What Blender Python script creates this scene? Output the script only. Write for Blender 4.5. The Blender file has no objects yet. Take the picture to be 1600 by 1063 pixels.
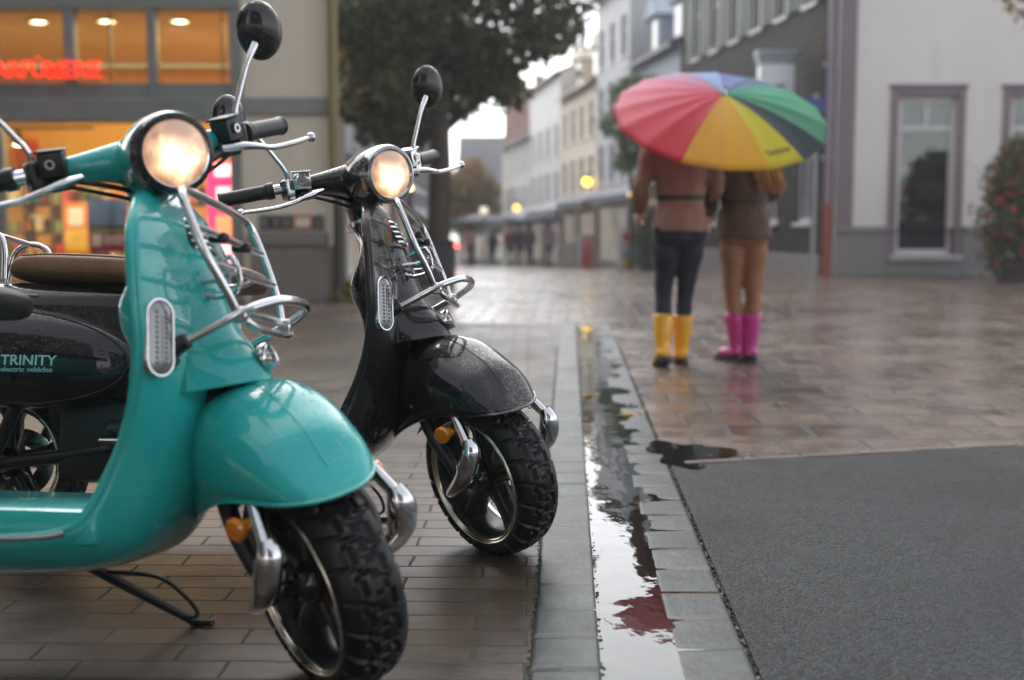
import bpy, bmesh, math, random
import numpy as np
from mathutils import Matrix, Vector
R = math.radians
random.seed(7); rng = np.random.default_rng(7)
scene = bpy.context.scene
COL = scene.collection

# ------------------------------------------------------------------ camera
F_PX, CAM_H = 1830.0, 0.81
PITCH = math.atan((531.5 - 354.0) / F_PX)
cam = bpy.data.cameras.new('camera')
cam.sensor_width = 36.0
cam.lens = F_PX / 1600.0 * 36.0
cam.clip_start, cam.clip_end = 0.05, 2000
cam.dof.use_dof = True
cam.dof.focus_distance = 2.74
cam.dof.aperture_fstop = 2.1
camo = bpy.data.objects.new('camera', cam); COL.objects.link(camo)
camo.location = (0, 0, CAM_H)
camo.rotation_euler = (math.pi / 2 - PITCH, 0, 0)
scene.camera = camo

# ------------------------------------------------------------------ sky, sun, exposure
SUN_EL, SUN_AZ = R(42), R(-22)        # azimuth from +Y towards +X
world = bpy.data.worlds.new('World'); scene.world = world
world.use_nodes = True
wn = world.node_tree; wn.nodes.clear()
sky = wn.nodes.new('ShaderNodeTexSky'); sky.sky_type = 'NISHITA'; sky.sun_disc = False
sky.sun_elevation = SUN_EL; sky.sun_rotation = SUN_AZ
sky.air_density = 1.0; sky.dust_density = 1.5; sky.ozone_density = 1.0
hs = wn.nodes.new('ShaderNodeHueSaturation'); hs.inputs['Saturation'].default_value = 0.22
bg = wn.nodes.new('ShaderNodeBackground'); bg.inputs['Strength'].default_value = 0.15
wo = wn.nodes.new('ShaderNodeOutputWorld')
wn.links.new(sky.outputs[0], hs.inputs['Color']); wn.links.new(hs.outputs[0], bg.inputs['Color'])
wn.links.new(bg.outputs[0], wo.inputs['Surface'])
sl = bpy.data.lights.new('sun', 'SUN'); sl.energy = 0.5; sl.angle = R(100); sl.color = (1.0, 0.95, 0.88)
so = bpy.data.objects.new('sun', sl); COL.objects.link(so)
_d = Vector((math.sin(SUN_AZ) * math.cos(SUN_EL), math.cos(SUN_AZ) * math.cos(SUN_EL), math.sin(SUN_EL)))
so.rotation_euler = _d.to_track_quat('Z', 'Y').to_euler(); so.location = _d * 50
scene.view_settings.view_transform = 'Standard'; scene.view_settings.look = 'None'
scene.view_settings.exposure = 1.42; scene.view_settings.gamma = 1.0
scene.cycles.use_denoising = True
scene.cycles.max_bounces = 8; scene.cycles.glossy_bounces = 5; scene.cycles.transparent_max_bounces = 12
scene.cycles.caustics_reflective = False; scene.cycles.caustics_refractive = False
scene.cycles.sample_clamp_indirect = 4.0

# ------------------------------------------------------------------ pixel -> place helpers (used to survey where things stand)
_c, _s = math.cos(PITCH), math.sin(PITCH)
def _ray(px, py):
    u, v = (px - 800) / F_PX, -(py - 531.5) / F_PX
    return np.array([u, _c + v * _s, -_s + v * _c])
def at(px, py, Y):
    d = _ray(px, py); t = Y / d[1]
    return Vector((d[0] * t, Y, CAM_H + d[2] * t))
def gnd(px, py):
    d = _ray(px, py); t = -CAM_H / d[2]
    return Vector((d[0] * t, d[1] * t, 0))
def zg(Y):
    return 0.0 if Y < 20 else -0.028 * (min(Y, 90.0) - 20)

# ------------------------------------------------------------------ materials
def lin(c):
    return tuple((x / 12.92 if x <= .04045 else ((x + .055) / 1.055) ** 2.4) for x in [v / 255 for v in c])
MATS = {}
def new_mat(name):
    m = bpy.data.materials.new(name); m.use_nodes = True
    nt = m.node_tree; nt.nodes.clear()
    out = nt.nodes.new('ShaderNodeOutputMaterial'); p = nt.nodes.new('ShaderNodeBsdfPrincipled')
    nt.links.new(p.outputs[0], out.inputs['Surface'])
    MATS[name] = m
    return m, nt, p, out
def N(nt, t, **kw):
    n = nt.nodes.new(t)
    for k, v in kw.items():
        if k.startswith('i_'): n.inputs[k[2:].replace('_', ' ')].default_value = v
        else: setattr(n, k, v)
    return n
def mathn(nt, op, a, b=None, clamp=False):
    n = nt.nodes.new('ShaderNodeMath'); n.operation = op; n.use_clamp = clamp
    for i, v in enumerate((a, b)):
        if v is None: continue
        if isinstance(v, (int, float)): n.inputs[i].default_value = v
        else: nt.links.new(v, n.inputs[i])
    return n.outputs[0]
def mixc(nt, fac, a, b, blend='MIX'):
    n = nt.nodes.new('ShaderNodeMix'); n.data_type = 'RGBA'; n.blend_type = blend
    for k, v in ((0, fac), (6, a), (7, b)):
        if isinstance(v, (int, float)): n.inputs[k].default_value = v
        elif isinstance(v, tuple): n.inputs[k].default_value = (*v[:3], 1)
        else: nt.links.new(v, n.inputs[k])
    return n.outputs[2]
def ramp(nt, src, p0, p1, c0=(0, 0, 0), c1=(1, 1, 1)):
    n = nt.nodes.new('ShaderNodeValToRGB'); e = n.color_ramp.elements
    e[0].position, e[1].position = p0, p1; e[0].color = (*c0, 1); e[1].color = (*c1, 1)
    nt.links.new(src, n.inputs[0]); return n.outputs[0]
def coords(nt, which='Object'):
    return nt.nodes.new('ShaderNodeTexCoord').outputs[which]
def noise(nt, vec, scale, detail=4, rough=.6):
    n = N(nt, 'ShaderNodeTexNoise'); n.inputs['Scale'].default_value = scale
    n.inputs['Detail'].default_value = detail; n.inputs['Roughness'].default_value = rough
    nt.links.new(vec, n.inputs['Vector']); return n.outputs[0]
def bump(nt, p, h, strength, dist, normal=None):
    b = N(nt, 'ShaderNodeBump'); b.inputs['Strength'].default_value = strength; b.inputs['Distance'].default_value = dist
    nt.links.new(h, b.inputs['Height'])
    if normal is not None: nt.links.new(normal, b.inputs['Normal'])
    if p is not None: nt.links.new(b.outputs[0], p.inputs['Normal'])
    return b.outputs[0]

def simple(name, col, rough=.5, metal=0., var=.12, vscale=6., bumpd=0., coat=0., sheen=0.):
    m, nt, p, out = new_mat(name)
    co = coords(nt)
    n1 = noise(nt, co, vscale)
    lo = tuple(c * (1 - var) for c in col); hi = tuple(min(1, c * (1 + var)) for c in col)
    nt.links.new(mixc(nt, ramp(nt, n1, .3, .7), lo, hi), p.inputs['Base Color'])
    rr = mathn(nt, 'MULTIPLY_ADD', n1, .25 * rough); nt.nodes[-1].inputs[2].default_value = rough * .87
    nt.links.new(rr, p.inputs['Roughness'])
    p.inputs['Metallic'].default_value = metal; p.inputs['Coat Weight'].default_value = coat
    p.inputs['Coat Roughness'].default_value = .05; p.inputs['Sheen Weight'].default_value = sheen
    if bumpd: bump(nt, p, noise(nt, co, vscale * 12, 5), .6, bumpd)
    return m

def drops(nt, scale, keep, size):
    """height of scattered rain beads, one Voronoi cell each"""
    co = coords(nt)
    v = N(nt, 'ShaderNodeTexVoronoi'); v.inputs['Scale'].default_value = scale; v.inputs['Randomness'].default_value = 1
    nt.links.new(co, v.inputs['Vector'])
    sep = N(nt, 'ShaderNodeSeparateColor'); nt.links.new(v.outputs['Color'], sep.inputs[0])
    rad = mathn(nt, 'MULTIPLY_ADD', sep.outputs[0], size); nt.nodes[-1].inputs[2].default_value = size * .35
    on = mathn(nt, 'LESS_THAN', sep.outputs[1], keep)
    q = mathn(nt, 'DIVIDE', v.outputs['Distance'], rad)
    h = mathn(nt, 'SUBTRACT', 1.0, mathn(nt, 'MULTIPLY', q, q), clamp=True)
    h = mathn(nt, 'POWER', h, .5)
    return mathn(nt, 'MULTIPLY', h, on)

def paint(name, col, keep=.55, rough=.22):
    m, nt, p, out = new_mat(name)
    co = coords(nt)
    nz = noise(nt, co, 3.5, 3)
    nt.links.new(mixc(nt, nz, tuple(c * .92 for c in col), tuple(c * 1.08 for c in col)), p.inputs['Base Color'])
    p.inputs['Roughness'].default_value = rough; p.inputs['Specular IOR Level'].default_value = .15; p.inputs['Coat Weight'].default_value = 1; p.inputs['Coat Roughness'].default_value = .02; p.inputs['Coat IOR'].default_value = 1.42
    dr = mathn(nt, 'ADD', drops(nt, 190, keep, .36), mathn(nt, 'MULTIPLY', drops(nt, 430, keep, .36), .5))
    b = N(nt, 'ShaderNodeBump'); b.inputs['Strength'].default_value = .9; b.inputs['Distance'].default_value = .0013
    nt.links.new(dr, b.inputs['Height']); nt.links.new(b.outputs[0], p.inputs['Normal']); nt.links.new(b.outputs[0], p.inputs['Coat Normal'])
    return m

def chrome(name='chrome', col=(.66, .66, .68), rough=.04):
    m, nt, p, out = new_mat(name)
    p.inputs['Base Color'].default_value = (*col, 1); p.inputs['Metallic'].default_value = 1
    co = coords(nt)
    nz = noise(nt, co, 40, 3)
    rr = mathn(nt, 'MULTIPLY_ADD', nz, .12); nt.nodes[-1].inputs[2].default_value = rough
    nt.links.new(rr, p.inputs['Roughness'])
    bump(nt, p, drops(nt, 300, .3, .32), .4, .0007)
    return m

def emit(name, col, strength, pattern=False):
    m, nt, p, out = new_mat(name)
    p.inputs['Base Color'].default_value = (*[min(1, c) for c in col], 1)
    p.inputs['Emission Color'].default_value = (*col, 1); p.inputs['Emission Strength'].default_value = strength
    return m

def glass(name, tint=(.8, .85, .85), refl=1.0, alpha=.12):
    """clear window pane: see-through with a Fresnel reflection"""
    m, nt, p, out = new_mat(name)
    nt.nodes.remove(p)
    tr = N(nt, 'ShaderNodeBsdfTransparent'); tr.inputs[0].default_value = (*tint, 1)
    gl = N(nt, 'ShaderNodeBsdfGlossy'); gl.inputs['Roughness'].default_value = .02
    fr = N(nt, 'ShaderNodeFresnel'); fr.inputs[0].default_value = 1.5
    mx = N(nt, 'ShaderNodeMixShader')
    f = mathn(nt, 'MULTIPLY_ADD', fr.outputs[0], refl); nt.nodes[-1].inputs[2].default_value = alpha * .2
    nt.links.new(f, mx.inputs[0]); nt.links.new(tr.outputs[0], mx.inputs[1]); nt.links.new(gl.outputs[0], mx.inputs[2])
    nt.links.new(mx.outputs[0], out.inputs['Surface'])
    return m

# ------------------------------------------------------------------ mesh builder
def catmull(P, n, closed=False):
    P = np.asarray(P, float)
    k = len(P)
    if closed: Q = np.concatenate([P[-1:], P, P[:2]])
    else: Q = np.concatenate([2 * P[:1] - P[1:2], P, 2 * P[-1:] - P[-2:-1]])
    segs = k if closed else k - 1
    out = []
    for i in range(segs):
        p0, p1, p2, p3 = Q[i], Q[i + 1], Q[i + 2], Q[i + 3]
        for j in range(n):
            t = j / n
            out.append(.5 * ((2 * p1) + (-p0 + p2) * t + (2 * p0 - 5 * p1 + 4 * p2 - p3) * t * t + (-p0 + 3 * p1 - 3 * p2 + p3) * t ** 3))
    if not closed: out.append(P[-1])
    return np.array(out)

class MB:
    def __init__(s): s.v = []; s.f = []; s.mi = []; s.m = 0
    def add(s, verts, faces):
        o = len(s.v)
        s.v += [tuple(map(float, q)) for q in verts]
        s.f += [tuple(i + o for i in q) for q in faces]; s.mi += [s.m] * len(faces)
        return s
    def quad(s, a, b, c, d): return s.add([a, b, c, d], [(0, 1, 2, 3)])
    def box(s, lo, hi, M=None):
        (x0, y0, z0), (x1, y1, z1) = lo, hi
        V = [(x0, y0, z0), (x1, y0, z0), (x1, y1, z0), (x0, y1, z0), (x0, y0, z1), (x1, y0, z1), (x1, y1, z1), (x0, y1, z1)]
        if M is not None: V = [M @ Vector(q) for q in V]
        return s.add(V, [(0, 3, 2, 1), (4, 5, 6, 7), (0, 1, 5, 4), (1, 2, 6, 5), (2, 3, 7, 6), (3, 0, 4, 7)])
    def bbox(s, lo, hi, bev=.005, seg=2, M=None):
        bm = bmesh.new()
        bmesh.ops.create_cube(bm, size=1)
        c = [(a + b) / 2 for a, b in zip(lo, hi)]; d = [b - a for a, b in zip(lo, hi)]
        for q in bm.verts: q.co = Vector([c[i] + q.co[i] * d[i] for i in range(3)])
        bmesh.ops.bevel(bm, geom=bm.edges[:], offset=bev, segments=seg, profile=.5, affect='EDGES')
        bm.verts.index_update()
        V = [q.co.copy() for q in bm.verts]
        if M is not None: V = [M @ q for q in V]
        s.add(V, [tuple(q.index for q in f.verts) for f in bm.faces]); bm.free(); return s
    def tube(s, path, r, seg=10, n=0, closed=False, caps=True, flat=1.0, up=None):
        path = np.asarray(path, float)
        rr = np.full(len(path), r, float) if np.isscalar(r) else np.asarray(r, float)
        if n:
            both = catmull(np.column_stack([path, rr]), n, closed); path, rr = both[:, :3], both[:, 3]
        k = len(path); V = []
        T = np.empty_like(path)
        for i in range(k):
            a = path[(i - 1) % k] if (closed or i > 0) else path[i]
            b = path[(i + 1) % k] if (closed or i < k - 1) else path[i]
            T[i] = (b - a) / (np.linalg.norm(b - a) + 1e-12)
        u = np.array(up if up is not None else ([0, 0, 1] if abs(T[0][2]) < .9 else [1, 0, 0]), float)
        for i in range(k):
            u = u - T[i] * (u @ T[i]); u /= np.linalg.norm(u) + 1e-12
            w = np.cross(T[i], u)
            for j in range(seg):
                a = 2 * math.pi * j / seg
                V.append(path[i] + rr[i] * (math.cos(a) * u * flat + math.sin(a) * w))
        Fc = []
        for i in range(k if closed else k - 1):
            i2 = (i + 1) % k
            for j in range(seg):
                j2 = (j + 1) % seg
                Fc.append((i * seg + j, i * seg + j2, i2 * seg + j2, i2 * seg + j))
        if caps and not closed:
            Fc.append(tuple(range(seg - 1, -1, -1))); Fc.append(tuple((k - 1) * seg + j for j in range(seg)))
        return s.add(V, Fc)
    def lathe(s, prof, o, axis, seg=32, closed_prof=False):
        """prof: list of (along, radius)"""
        o = np.array(o, float); a = np.array(axis, float); a /= np.linalg.norm(a)
        u = np.cross(a, [0, 0, 1] if abs(a[2]) < .9 else [1, 0, 0]); u /= np.linalg.norm(u); w = np.cross(a, u)
        V = []; k = len(prof)
        for h, r in prof:
            for j in range(seg):
                t = 2 * math.pi * j / seg
                V.append(o + a * h + r * (math.cos(t) * u + math.sin(t) * w))
        Fc = []
        for i in range(k if closed_prof else k - 1):
            i2 = (i + 1) % k
            for j in range(seg):
                j2 = (j + 1) % seg
                Fc.append((i * seg + j, i2 * seg + j, i2 * seg + j2, i * seg + j2))
        return s.add(V, Fc)
    def cyl(s, a, b, r, seg=20, r2=None):
        a, b = np.array(a, float), np.array(b, float); L = np.linalg.norm(b - a)
        r2 = r if r2 is None else r2
        return s.lathe([(0, 0), (0, r), (L, r2), (L, 0)], a, b - a, seg)
    def ball(s, c, r, sx=1, sy=1, sz=1, seg=16, rings=10):
        V = []; Fc = []
        for i in range(rings + 1):
            p = math.pi * i / rings
            for j in range(seg):
                t = 2 * math.pi * j / seg
                V.append((c[0] + r * sx * math.sin(p) * math.cos(t), c[1] + r * sy * math.sin(p) * math.sin(t), c[2] + r * sz * math.cos(p)))
        for i in range(rings):
            for j in range(seg):
                j2 = (j + 1) % seg
                Fc.append((i * seg + j, (i + 1) * seg + j, (i + 1) * seg + j2, i * seg + j2))
        return s.add(V, Fc)
    def grid(s, G, flip=False, closed_u=False):
        G = np.asarray(G, float); a, b = G.shape[:2]
        Fc = []
        for i in range(a - 1):
            for j in range(b if closed_u else b - 1):
                j2 = (j + 1) % b
                q = (i * b + j, i * b + j2, (i + 1) * b + j2, (i + 1) * b + j)
                Fc.append(q[::-1] if flip else q)
        return s.add(G.reshape(-1, 3), Fc)
    def loft(s, rings, caps=True):
        k = len(rings[0]); s.grid(rings, closed_u=True)
        if caps:
            s.add(rings[0], [tuple(range(k))[::-1]]); s.add(rings[-1], [tuple(range(k))])
        return s
    def map(s, fn):
        s.v = [tuple(fn(np.array(q))) for q in s.v]; return s
    def mirror_y(s):
        n = len(s.v); f0 = list(s.f); m0 = list(s.mi)
        s.v += [(x, -y, z) for x, y, z in s.v]
        s.f += [tuple(i + n for i in q)[::-1] for q in f0]; s.mi += m0
        return s

def mesh_of(name, mb, mats, smooth=True, angle=40, weld=True):
    me = bpy.data.meshes.new(name); me.from_pydata(mb.v, [], mb.f)
    if weld:
        bm = bmesh.new(); bm.from_mesh(me)
        if len(mats) > 1:
            bm.faces.ensure_lookup_table()
            for i, f in enumerate(bm.faces): f.material_index = mb.mi[i]
        bmesh.ops.remove_doubles(bm, verts=bm.verts, dist=1e-5)
        bmesh.ops.recalc_face_normals(bm, faces=bm.faces)
        bm.to_mesh(me); bm.free()
    elif len(mats) > 1:
        me.polygons.foreach_set('material_index', mb.mi)
    for m in mats: me.materials.append(m)
    if smooth:
        me.polygons.foreach_set('use_smooth', [True] * len(me.polygons))
        me.set_sharp_from_angle(angle=R(angle))
    me.update(); return me
def obj(name, mb, mat, parent=None, smooth=True, angle=40, label=None, weld=True):
    mats = mat if isinstance(mat, (list, tuple)) else [mat]
    o = bpy.data.objects.new(name, mesh_of(name, mb, mats, smooth, angle, weld)); COL.objects.link(o)
    if parent is not None: o.parent = parent
    if label: o['label'] = label
    return o
def empty(name, loc=(0, 0, 0), rz=0, M=None):
    o = bpy.data.objects.new(name, None); COL.objects.link(o); o.empty_display_size = .1
    if M is not None: o.matrix_world = M
    else: o.location = loc; o.rotation_euler = (0, 0, rz)
    return o
def tag(o, label, cat, group=None, kind=None):
    o['label'] = label; o['category'] = cat
    if group: o['group'] = group
    if kind: o['kind'] = kind
    return o
def struct(o, kind='structure', label=None, cat=None):
    o['kind'] = kind
    if label: o['label'] = label
    if cat: o['category'] = cat
    return o
def thing(name, label, cat, loc=(0, 0, 0), rz=0, group=None, M=None):
    return tag(empty(name, loc, rz, M), label, cat, group)
def solidify(o, t, off=-1):
    m = o.modifiers.new('thickness', 'SOLIDIFY'); m.thickness = t; m.offset = off; return o
def fuse(name, mb, mat, parent, voxel, smooth_it=6, label=None):
    """union of overlapping tubes into one continuous surface"""
    me = bpy.data.meshes.new('tmp'); me.from_pydata(mb.v, [], mb.f)
    bm = bmesh.new(); bm.from_mesh(me); bmesh.ops.remove_doubles(bm, verts=bm.verts, dist=1e-5)
    bmesh.ops.recalc_face_normals(bm, faces=bm.faces); bm.to_mesh(me); bm.free()
    t = bpy.data.objects.new('tmp', me); COL.objects.link(t)
    m = t.modifiers.new('r', 'REMESH'); m.mode = 'VOXEL'; m.voxel_size = voxel
    s = t.modifiers.new('s', 'SMOOTH'); s.factor = .5; s.iterations = smooth_it
    dg = bpy.context.evaluated_depsgraph_get(); dg.update()
    res = bpy.data.meshes.new_from_object(t.evaluated_get(dg)); res.name = name
    bpy.data.objects.remove(t); bpy.data.meshes.remove(me)
    res.materials.clear(); res.materials.append(mat)
    res.polygons.foreach_set('use_smooth', [True] * len(res.polygons))
    o = bpy.data.objects.new(name, res); COL.objects.link(o)
    if parent is not None: o.parent = parent
    if label: o['label'] = label
    return o
def text_mb(body, size, extrude, M, bold=0.0, shear=0.0, align='LEFT', spacing=1.0):
    cu = bpy.data.curves.new('t', 'FONT'); cu.body = body; cu.size = size; cu.extrude = extrude
    cu.offset = bold; cu.shear = shear; cu.align_x = align; cu.space_character = spacing; cu.resolution_u = 3
    t = bpy.data.objects.new('t', cu); COL.objects.link(t)
    dg = bpy.context.evaluated_depsgraph_get(); dg.update()
    me = bpy.data.meshes.new_from_object(t.evaluated_get(dg))
    mb = MB(); mb.add([M @ q.co for q in me.vertices], [tuple(p.vertices) for p in me.polygons])
    bpy.data.objects.remove(t); bpy.data.curves.remove(cu); bpy.data.meshes.remove(me)
    return mb

# ================================================================== GROUND
GA = math.atan(0.048)                      # the gutter and the paving run a little to the right of the view
def gut(u, Y): return u + 0.048 * Y
def wet_paving(name, bw, rh, c1, c2, mortar, msize, rlo, rhi, offset=.5, rot=GA, shift=(0, 0), grain=.0012, joint=.004, moss=None, spec=.5):
    m, nt, p, out = new_mat(name)
    mp = N(nt, 'ShaderNodeMapping'); mp.inputs['Rotation'].default_value = (0, 0, rot)
    mp.inputs['Location'].default_value = (shift[0], shift[1], 0)
    co = coords(nt); nt.links.new(co, mp.inputs['Vector'])
    wob = N(nt, 'ShaderNodeVectorMath', operation='MULTIPLY_ADD')
    nz0 = N(nt, 'ShaderNodeTexNoise'); nz0.inputs['Scale'].default_value = 9; nt.links.new(co, nz0.inputs['Vector'])
    nt.links.new(nz0.outputs['Color'], wob.inputs[0]); wob.inputs[1].default_value = (.012, .012, 0); nt.links.new(mp.outputs[0], wob.inputs[2])
    b = N(nt, 'ShaderNodeTexBrick'); b.offset = offset; b.inputs['Scale'].default_value = 1
    b.inputs['Brick Width'].default_value = bw; b.inputs['Row Height'].default_value = rh
    b.inputs['Mortar Size'].default_value = msize; b.inputs['Mortar Smooth'].default_value = .3; b.inputs['Bias'].default_value = 0
    b.inputs['Color1'].default_value = (0, 0, 0, 1); b.inputs['Color2'].default_value = (1, 1, 1, 1); b.inputs['Mortar'].default_value = (.5, .5, .5, 1)
    nt.links.new(wob.outputs[0], b.inputs['Vector'])
    n1 = noise(nt, co, 1.3, 4); n2 = noise(nt, co, 55, 5, .7); n3 = noise(nt, co, 6, 4)
    base = mixc(nt, b.outputs['Color'], c1, c2)
    base = mixc(nt, mathn(nt, 'MULTIPLY', n2, .55), base, tuple(c * .45 for c in c1))
    base = mixc(nt, ramp(nt, n3, .42, .72), base, tuple(c * .7 for c in c2))
    mo = mixc(nt, ramp(nt, noise(nt, co, 3.1, 3), .45, .6), mortar, moss or mortar)
    base = mixc(nt, b.outputs['Fac'], base, mo)
    nt.links.new(base, p.inputs['Base Color'])
    wet = mathn(nt, 'MULTIPLY_ADD', n1, .6); nt.links.new(mathn(nt, 'MULTIPLY', n3, .4), nt.nodes[-2].inputs[2]) if False else None
    wetm = mathn(nt, 'ADD', mathn(nt, 'MULTIPLY', n1, .6), mathn(nt, 'MULTIPLY', n3, .4))
    rg = N(nt, 'ShaderNodeMapRange'); rg.inputs[1].default_value = .35; rg.inputs[2].default_value = .65
    rg.inputs[3].default_value = rlo; rg.inputs[4].default_value = rhi; nt.links.new(wetm, rg.inputs[0])
    rj = mathn(nt, 'ADD', rg.outputs[0], mathn(nt, 'MULTIPLY', b.outputs['Fac'], .3), clamp=True)
    nt.links.new(rj, p.inputs['Roughness'])
    p.inputs['Specular IOR Level'].default_value = spec
    # every stone sits at its own slight tilt, so each one catches the sky differently
    sub = mathn(nt, 'MULTIPLY', mathn(nt, 'SUBTRACT', 1.0, b.outputs['Fac']), joint)
    h = mathn(nt, 'ADD', sub, mathn(nt, 'MULTIPLY', n2, grain))
    h = mathn(nt, 'ADD', h, mathn(nt, 'MULTIPLY', n3, grain * 3))
    h = mathn(nt, 'ADD', h, mathn(nt, 'MULTIPLY', b.outputs['Color'], joint * .5))
    bump(nt, p, h, .8, 1.0)
    return m

M_PLAZA = wet_paving('wet_plaza_slabs', .32, .30, lin((78, 64, 56)), lin((142, 120, 106)), lin((34, 30, 28)), .012, .07, .40, .5, grain=.0006, joint=.003, spec=.7)
M_BRICK = wet_paving('wet_brick_pavers', .275, .088, lin((54, 44, 36)), lin((86, 70, 56)), lin((22, 21, 18)), .0042, .26, .50, .37, rot=GA * .3, grain=.0017, joint=.004, moss=lin((36, 44, 24)), spec=.5)

def sheet(name, xy, z, mat, nx=1, ny=1):
    mb = MB(); mb.add([(x, y, z) for x, y in xy], [tuple(range(len(xy)))])
    o = obj(name, mb, mat, smooth=False); return struct(o)

ys = np.concatenate([np.linspace(-8, 20, 15), np.linspace(22, 90, 18), [140, 260, 600]])
xs = np.array([-300, -60, -20, -8, -4, -2, 0, 2, 4, 8, 20, 60, 300.])
g = MB(); g.grid([[(x, y, zg(y)) for x in xs] for y in ys])
struct(obj('ground', g, M_PLAZA, smooth=True, angle=80))

# brick paved strip where the scooters stand, left of the gutter
YE = 9.7
sheet('brick_pavement', [(-14, -6), (gut(-.068, -6), -6), (gut(-.068, YE), YE), (-14, YE + 2)], .004, M_BRICK)

# gutter of three rows of small stones: a real height field, the middle row lies lower and holds the water
def val_noise(x, y, seed, sc):
    x = x * sc; y = y * sc
    def hsh(i, j):
        v = np.sin(i * 127.1 + j * 311.7 + seed * 74.7) * 43758.5453
        return v - np.floor(v)
    i, j = np.floor(x), np.floor(y); fx, fy = x - i, y - j
    fx = fx * fx * (3 - 2 * fx); fy = fy * fy * (3 - 2 * fy)
    return (hsh(i, j) * (1 - fx) + hsh(i + 1, j) * fx) * (1 - fy) + (hsh(i, j + 1) * (1 - fx) + hsh(i + 1, j + 1) * fx) * fy
us = np.linspace(-.068, .342, 83); yy = np.concatenate([np.arange(1.2, 4.6, .009), np.arange(4.6, YE, .022)])
U, Y = np.meshgrid(us, yy)
edges = [-.068, .066, .203, .342]
row = np.digitize(U, edges[1:-1])
off = np.array([.0, .06, .11])[row]; ln = np.array([.172, .18, .176])[row]
q = (Y + off + .012 * (val_noise(row + 0., Y * 0, 3, 1))) / ln; k = np.floor(q); fy = (q - k) * ln
lo = np.array(edges[:3])[row]; hi = np.array(edges[1:])[row]
du = np.minimum(U - lo, hi - U); dy = np.minimum(fy, ln - fy)
d = np.minimum(du, dy)
groove = np.clip(1 - d / .006, 0, 1) ** 1.5
def hk(a, b):
    v = np.sin(k * 91.7 + row * 37.3 + a) * 9543.13 * b; return v - np.floor(v)
base = np.array([.0075, -.0015, .0052])[row]
tilt = (hk(1, 1) - .5) * .035 * ((U - lo) - .07) + (hk(2, 1) - .5) * .012 * (fy - .09)
tilt = tilt + np.where(row == 2, .022 * ((U - lo) - .05), 0)
Z = base + tilt + (hk(5, 1) - .5) * .0022 + .0007 * (val_noise(U, Y, 1, 38) - .5) + .0006 * (val_noise(U, Y, 2, 120) - .5) - groove * .007
# round shore wander
Z += .0026 * (val_noise(U, Y, 9, 7) - .5) + np.where(row == 1, .0045 * np.clip(val_noise(U, Y, 14, 9) - .55, 0, 1) * 2, 0)
G = np.stack([U + .048 * Y, Y, Z], -1)
m, nt, p, out = new_mat('wet_gutter_stone')
co = coords(nt); n2 = noise(nt, co, 75, 5, .75); n3 = noise(nt, co, 5, 4)
base = mixc(nt, n2, lin((42, 48, 48)), lin((70, 78, 77))); base = mixc(nt, ramp(nt, n3, .4, .7), base, lin((36, 41, 40)))
nt.links.new(base, p.inputs['Base Color'])
rr = mathn(nt, 'MULTIPLY_ADD', n3, .3); nt.nodes[-1].inputs[2].default_value = .16; nt.links.new(rr, p.inputs['Roughness']); p.inputs['Specular IOR Level'].default_value = .42
bump(nt, p, n2, .8, .0022)
gm = MB(); gm.grid(G)
struct(obj('gutter', gm, m, smooth=True, angle=70, weld=False))
gm = MB(); gm.quad((gut(-.075, 1.0), 1.0, -.012), (gut(.345, 1.0), 1.0, -.012), (gut(.345, YE), YE, -.012), (gut(-.075, YE), YE, -.012))

# standing water
m, nt, p, out = new_mat('puddle_water')
p.inputs['Base Color'].default_value = (.012, .014, .013, 1); p.inputs['Roughness'].default_value = .015
p.inputs['IOR'].default_value = 1.33; p.inputs['Specular IOR Level'].default_value = .9
co = coords(nt); mp = N(nt, 'ShaderNodeMapping'); mp.inputs['Scale'].default_value = (1, .55, 1); nt.links.new(co, mp.inputs[0])
bump(nt, p, mathn(nt, 'ADD', noise(nt, mp.outputs[0], 7, 2), mathn(nt, 'MULTIPLY', noise(nt, mp.outputs[0], 26, 2), .2)), .14, .012)
w = MB(); ny = 60
wy = np.linspace(1.2, YE - .3, ny)
wl = .0040 + .00010 * wy
w.grid([[(gut(.055, y), y, wl[i]), (gut(.339, y), y, wl[i])] for i, y in enumerate(wy)])
struct(obj('puddle', w, m, smooth=True))

cw = gnd(1075, 712); fw = MB(); ring_ = []
for i in range(40):
    a = 2 * math.pi * i / 40; r_ = 1 + .25 * math.sin(3 * a + 1) + .12 * math.sin(7 * a)
    ring_.append((cw.x + .14 * r_ * math.cos(a), cw.y + .22 * r_ * math.sin(a), .0085))
fw.add(ring_, [tuple(range(40))]); struct(obj('corner_puddle', fw, MATS['puddle_water'], smooth=False))
# asphalt patch right of the gutter
m, nt, p, out = new_mat('wet_asphalt')
co = coords(nt)
v = N(nt, 'ShaderNodeTexVoronoi'); v.inputs['Scale'].default_value = 170; nt.links.new(co, v.inputs['Vector'])
n1 = noise(nt, co, 160, 4, .75); n3 = noise(nt, co, 1.6, 4)
sepc = N(nt, 'ShaderNodeSeparateColor'); nt.links.new(v.outputs['Color'], sepc.inputs[0])
base = mixc(nt, ramp(nt, sepc.outputs[0], .2, .95), (.005, .0065, .0075), (.058, .066, .070))
base = mixc(nt, mathn(nt, 'MULTIPLY', ramp(nt, noise(nt, co, .9, 5), .42, .62), .45), base, (.010, .0135, .0145)); nt.links.new(base, p.inputs['Base Color'])
dmp = ramp(nt, noise(nt, co, .9, 5), .42, .62)
rr = mathn(nt, 'MULTIPLY_ADD', dmp, -.26); nt.nodes[-1].inputs[2].default_value = .50; nt.links.new(rr, p.inputs['Roughness']); p.inputs['Specular IOR Level'].default_value = .24
h = mathn(nt, 'ADD', mathn(nt, 'MULTIPLY', v.outputs['Distance'], -.005), mathn(nt, 'MULTIPLY', n1, .004)); bump(nt, p, h, .9, 1.0)
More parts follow.
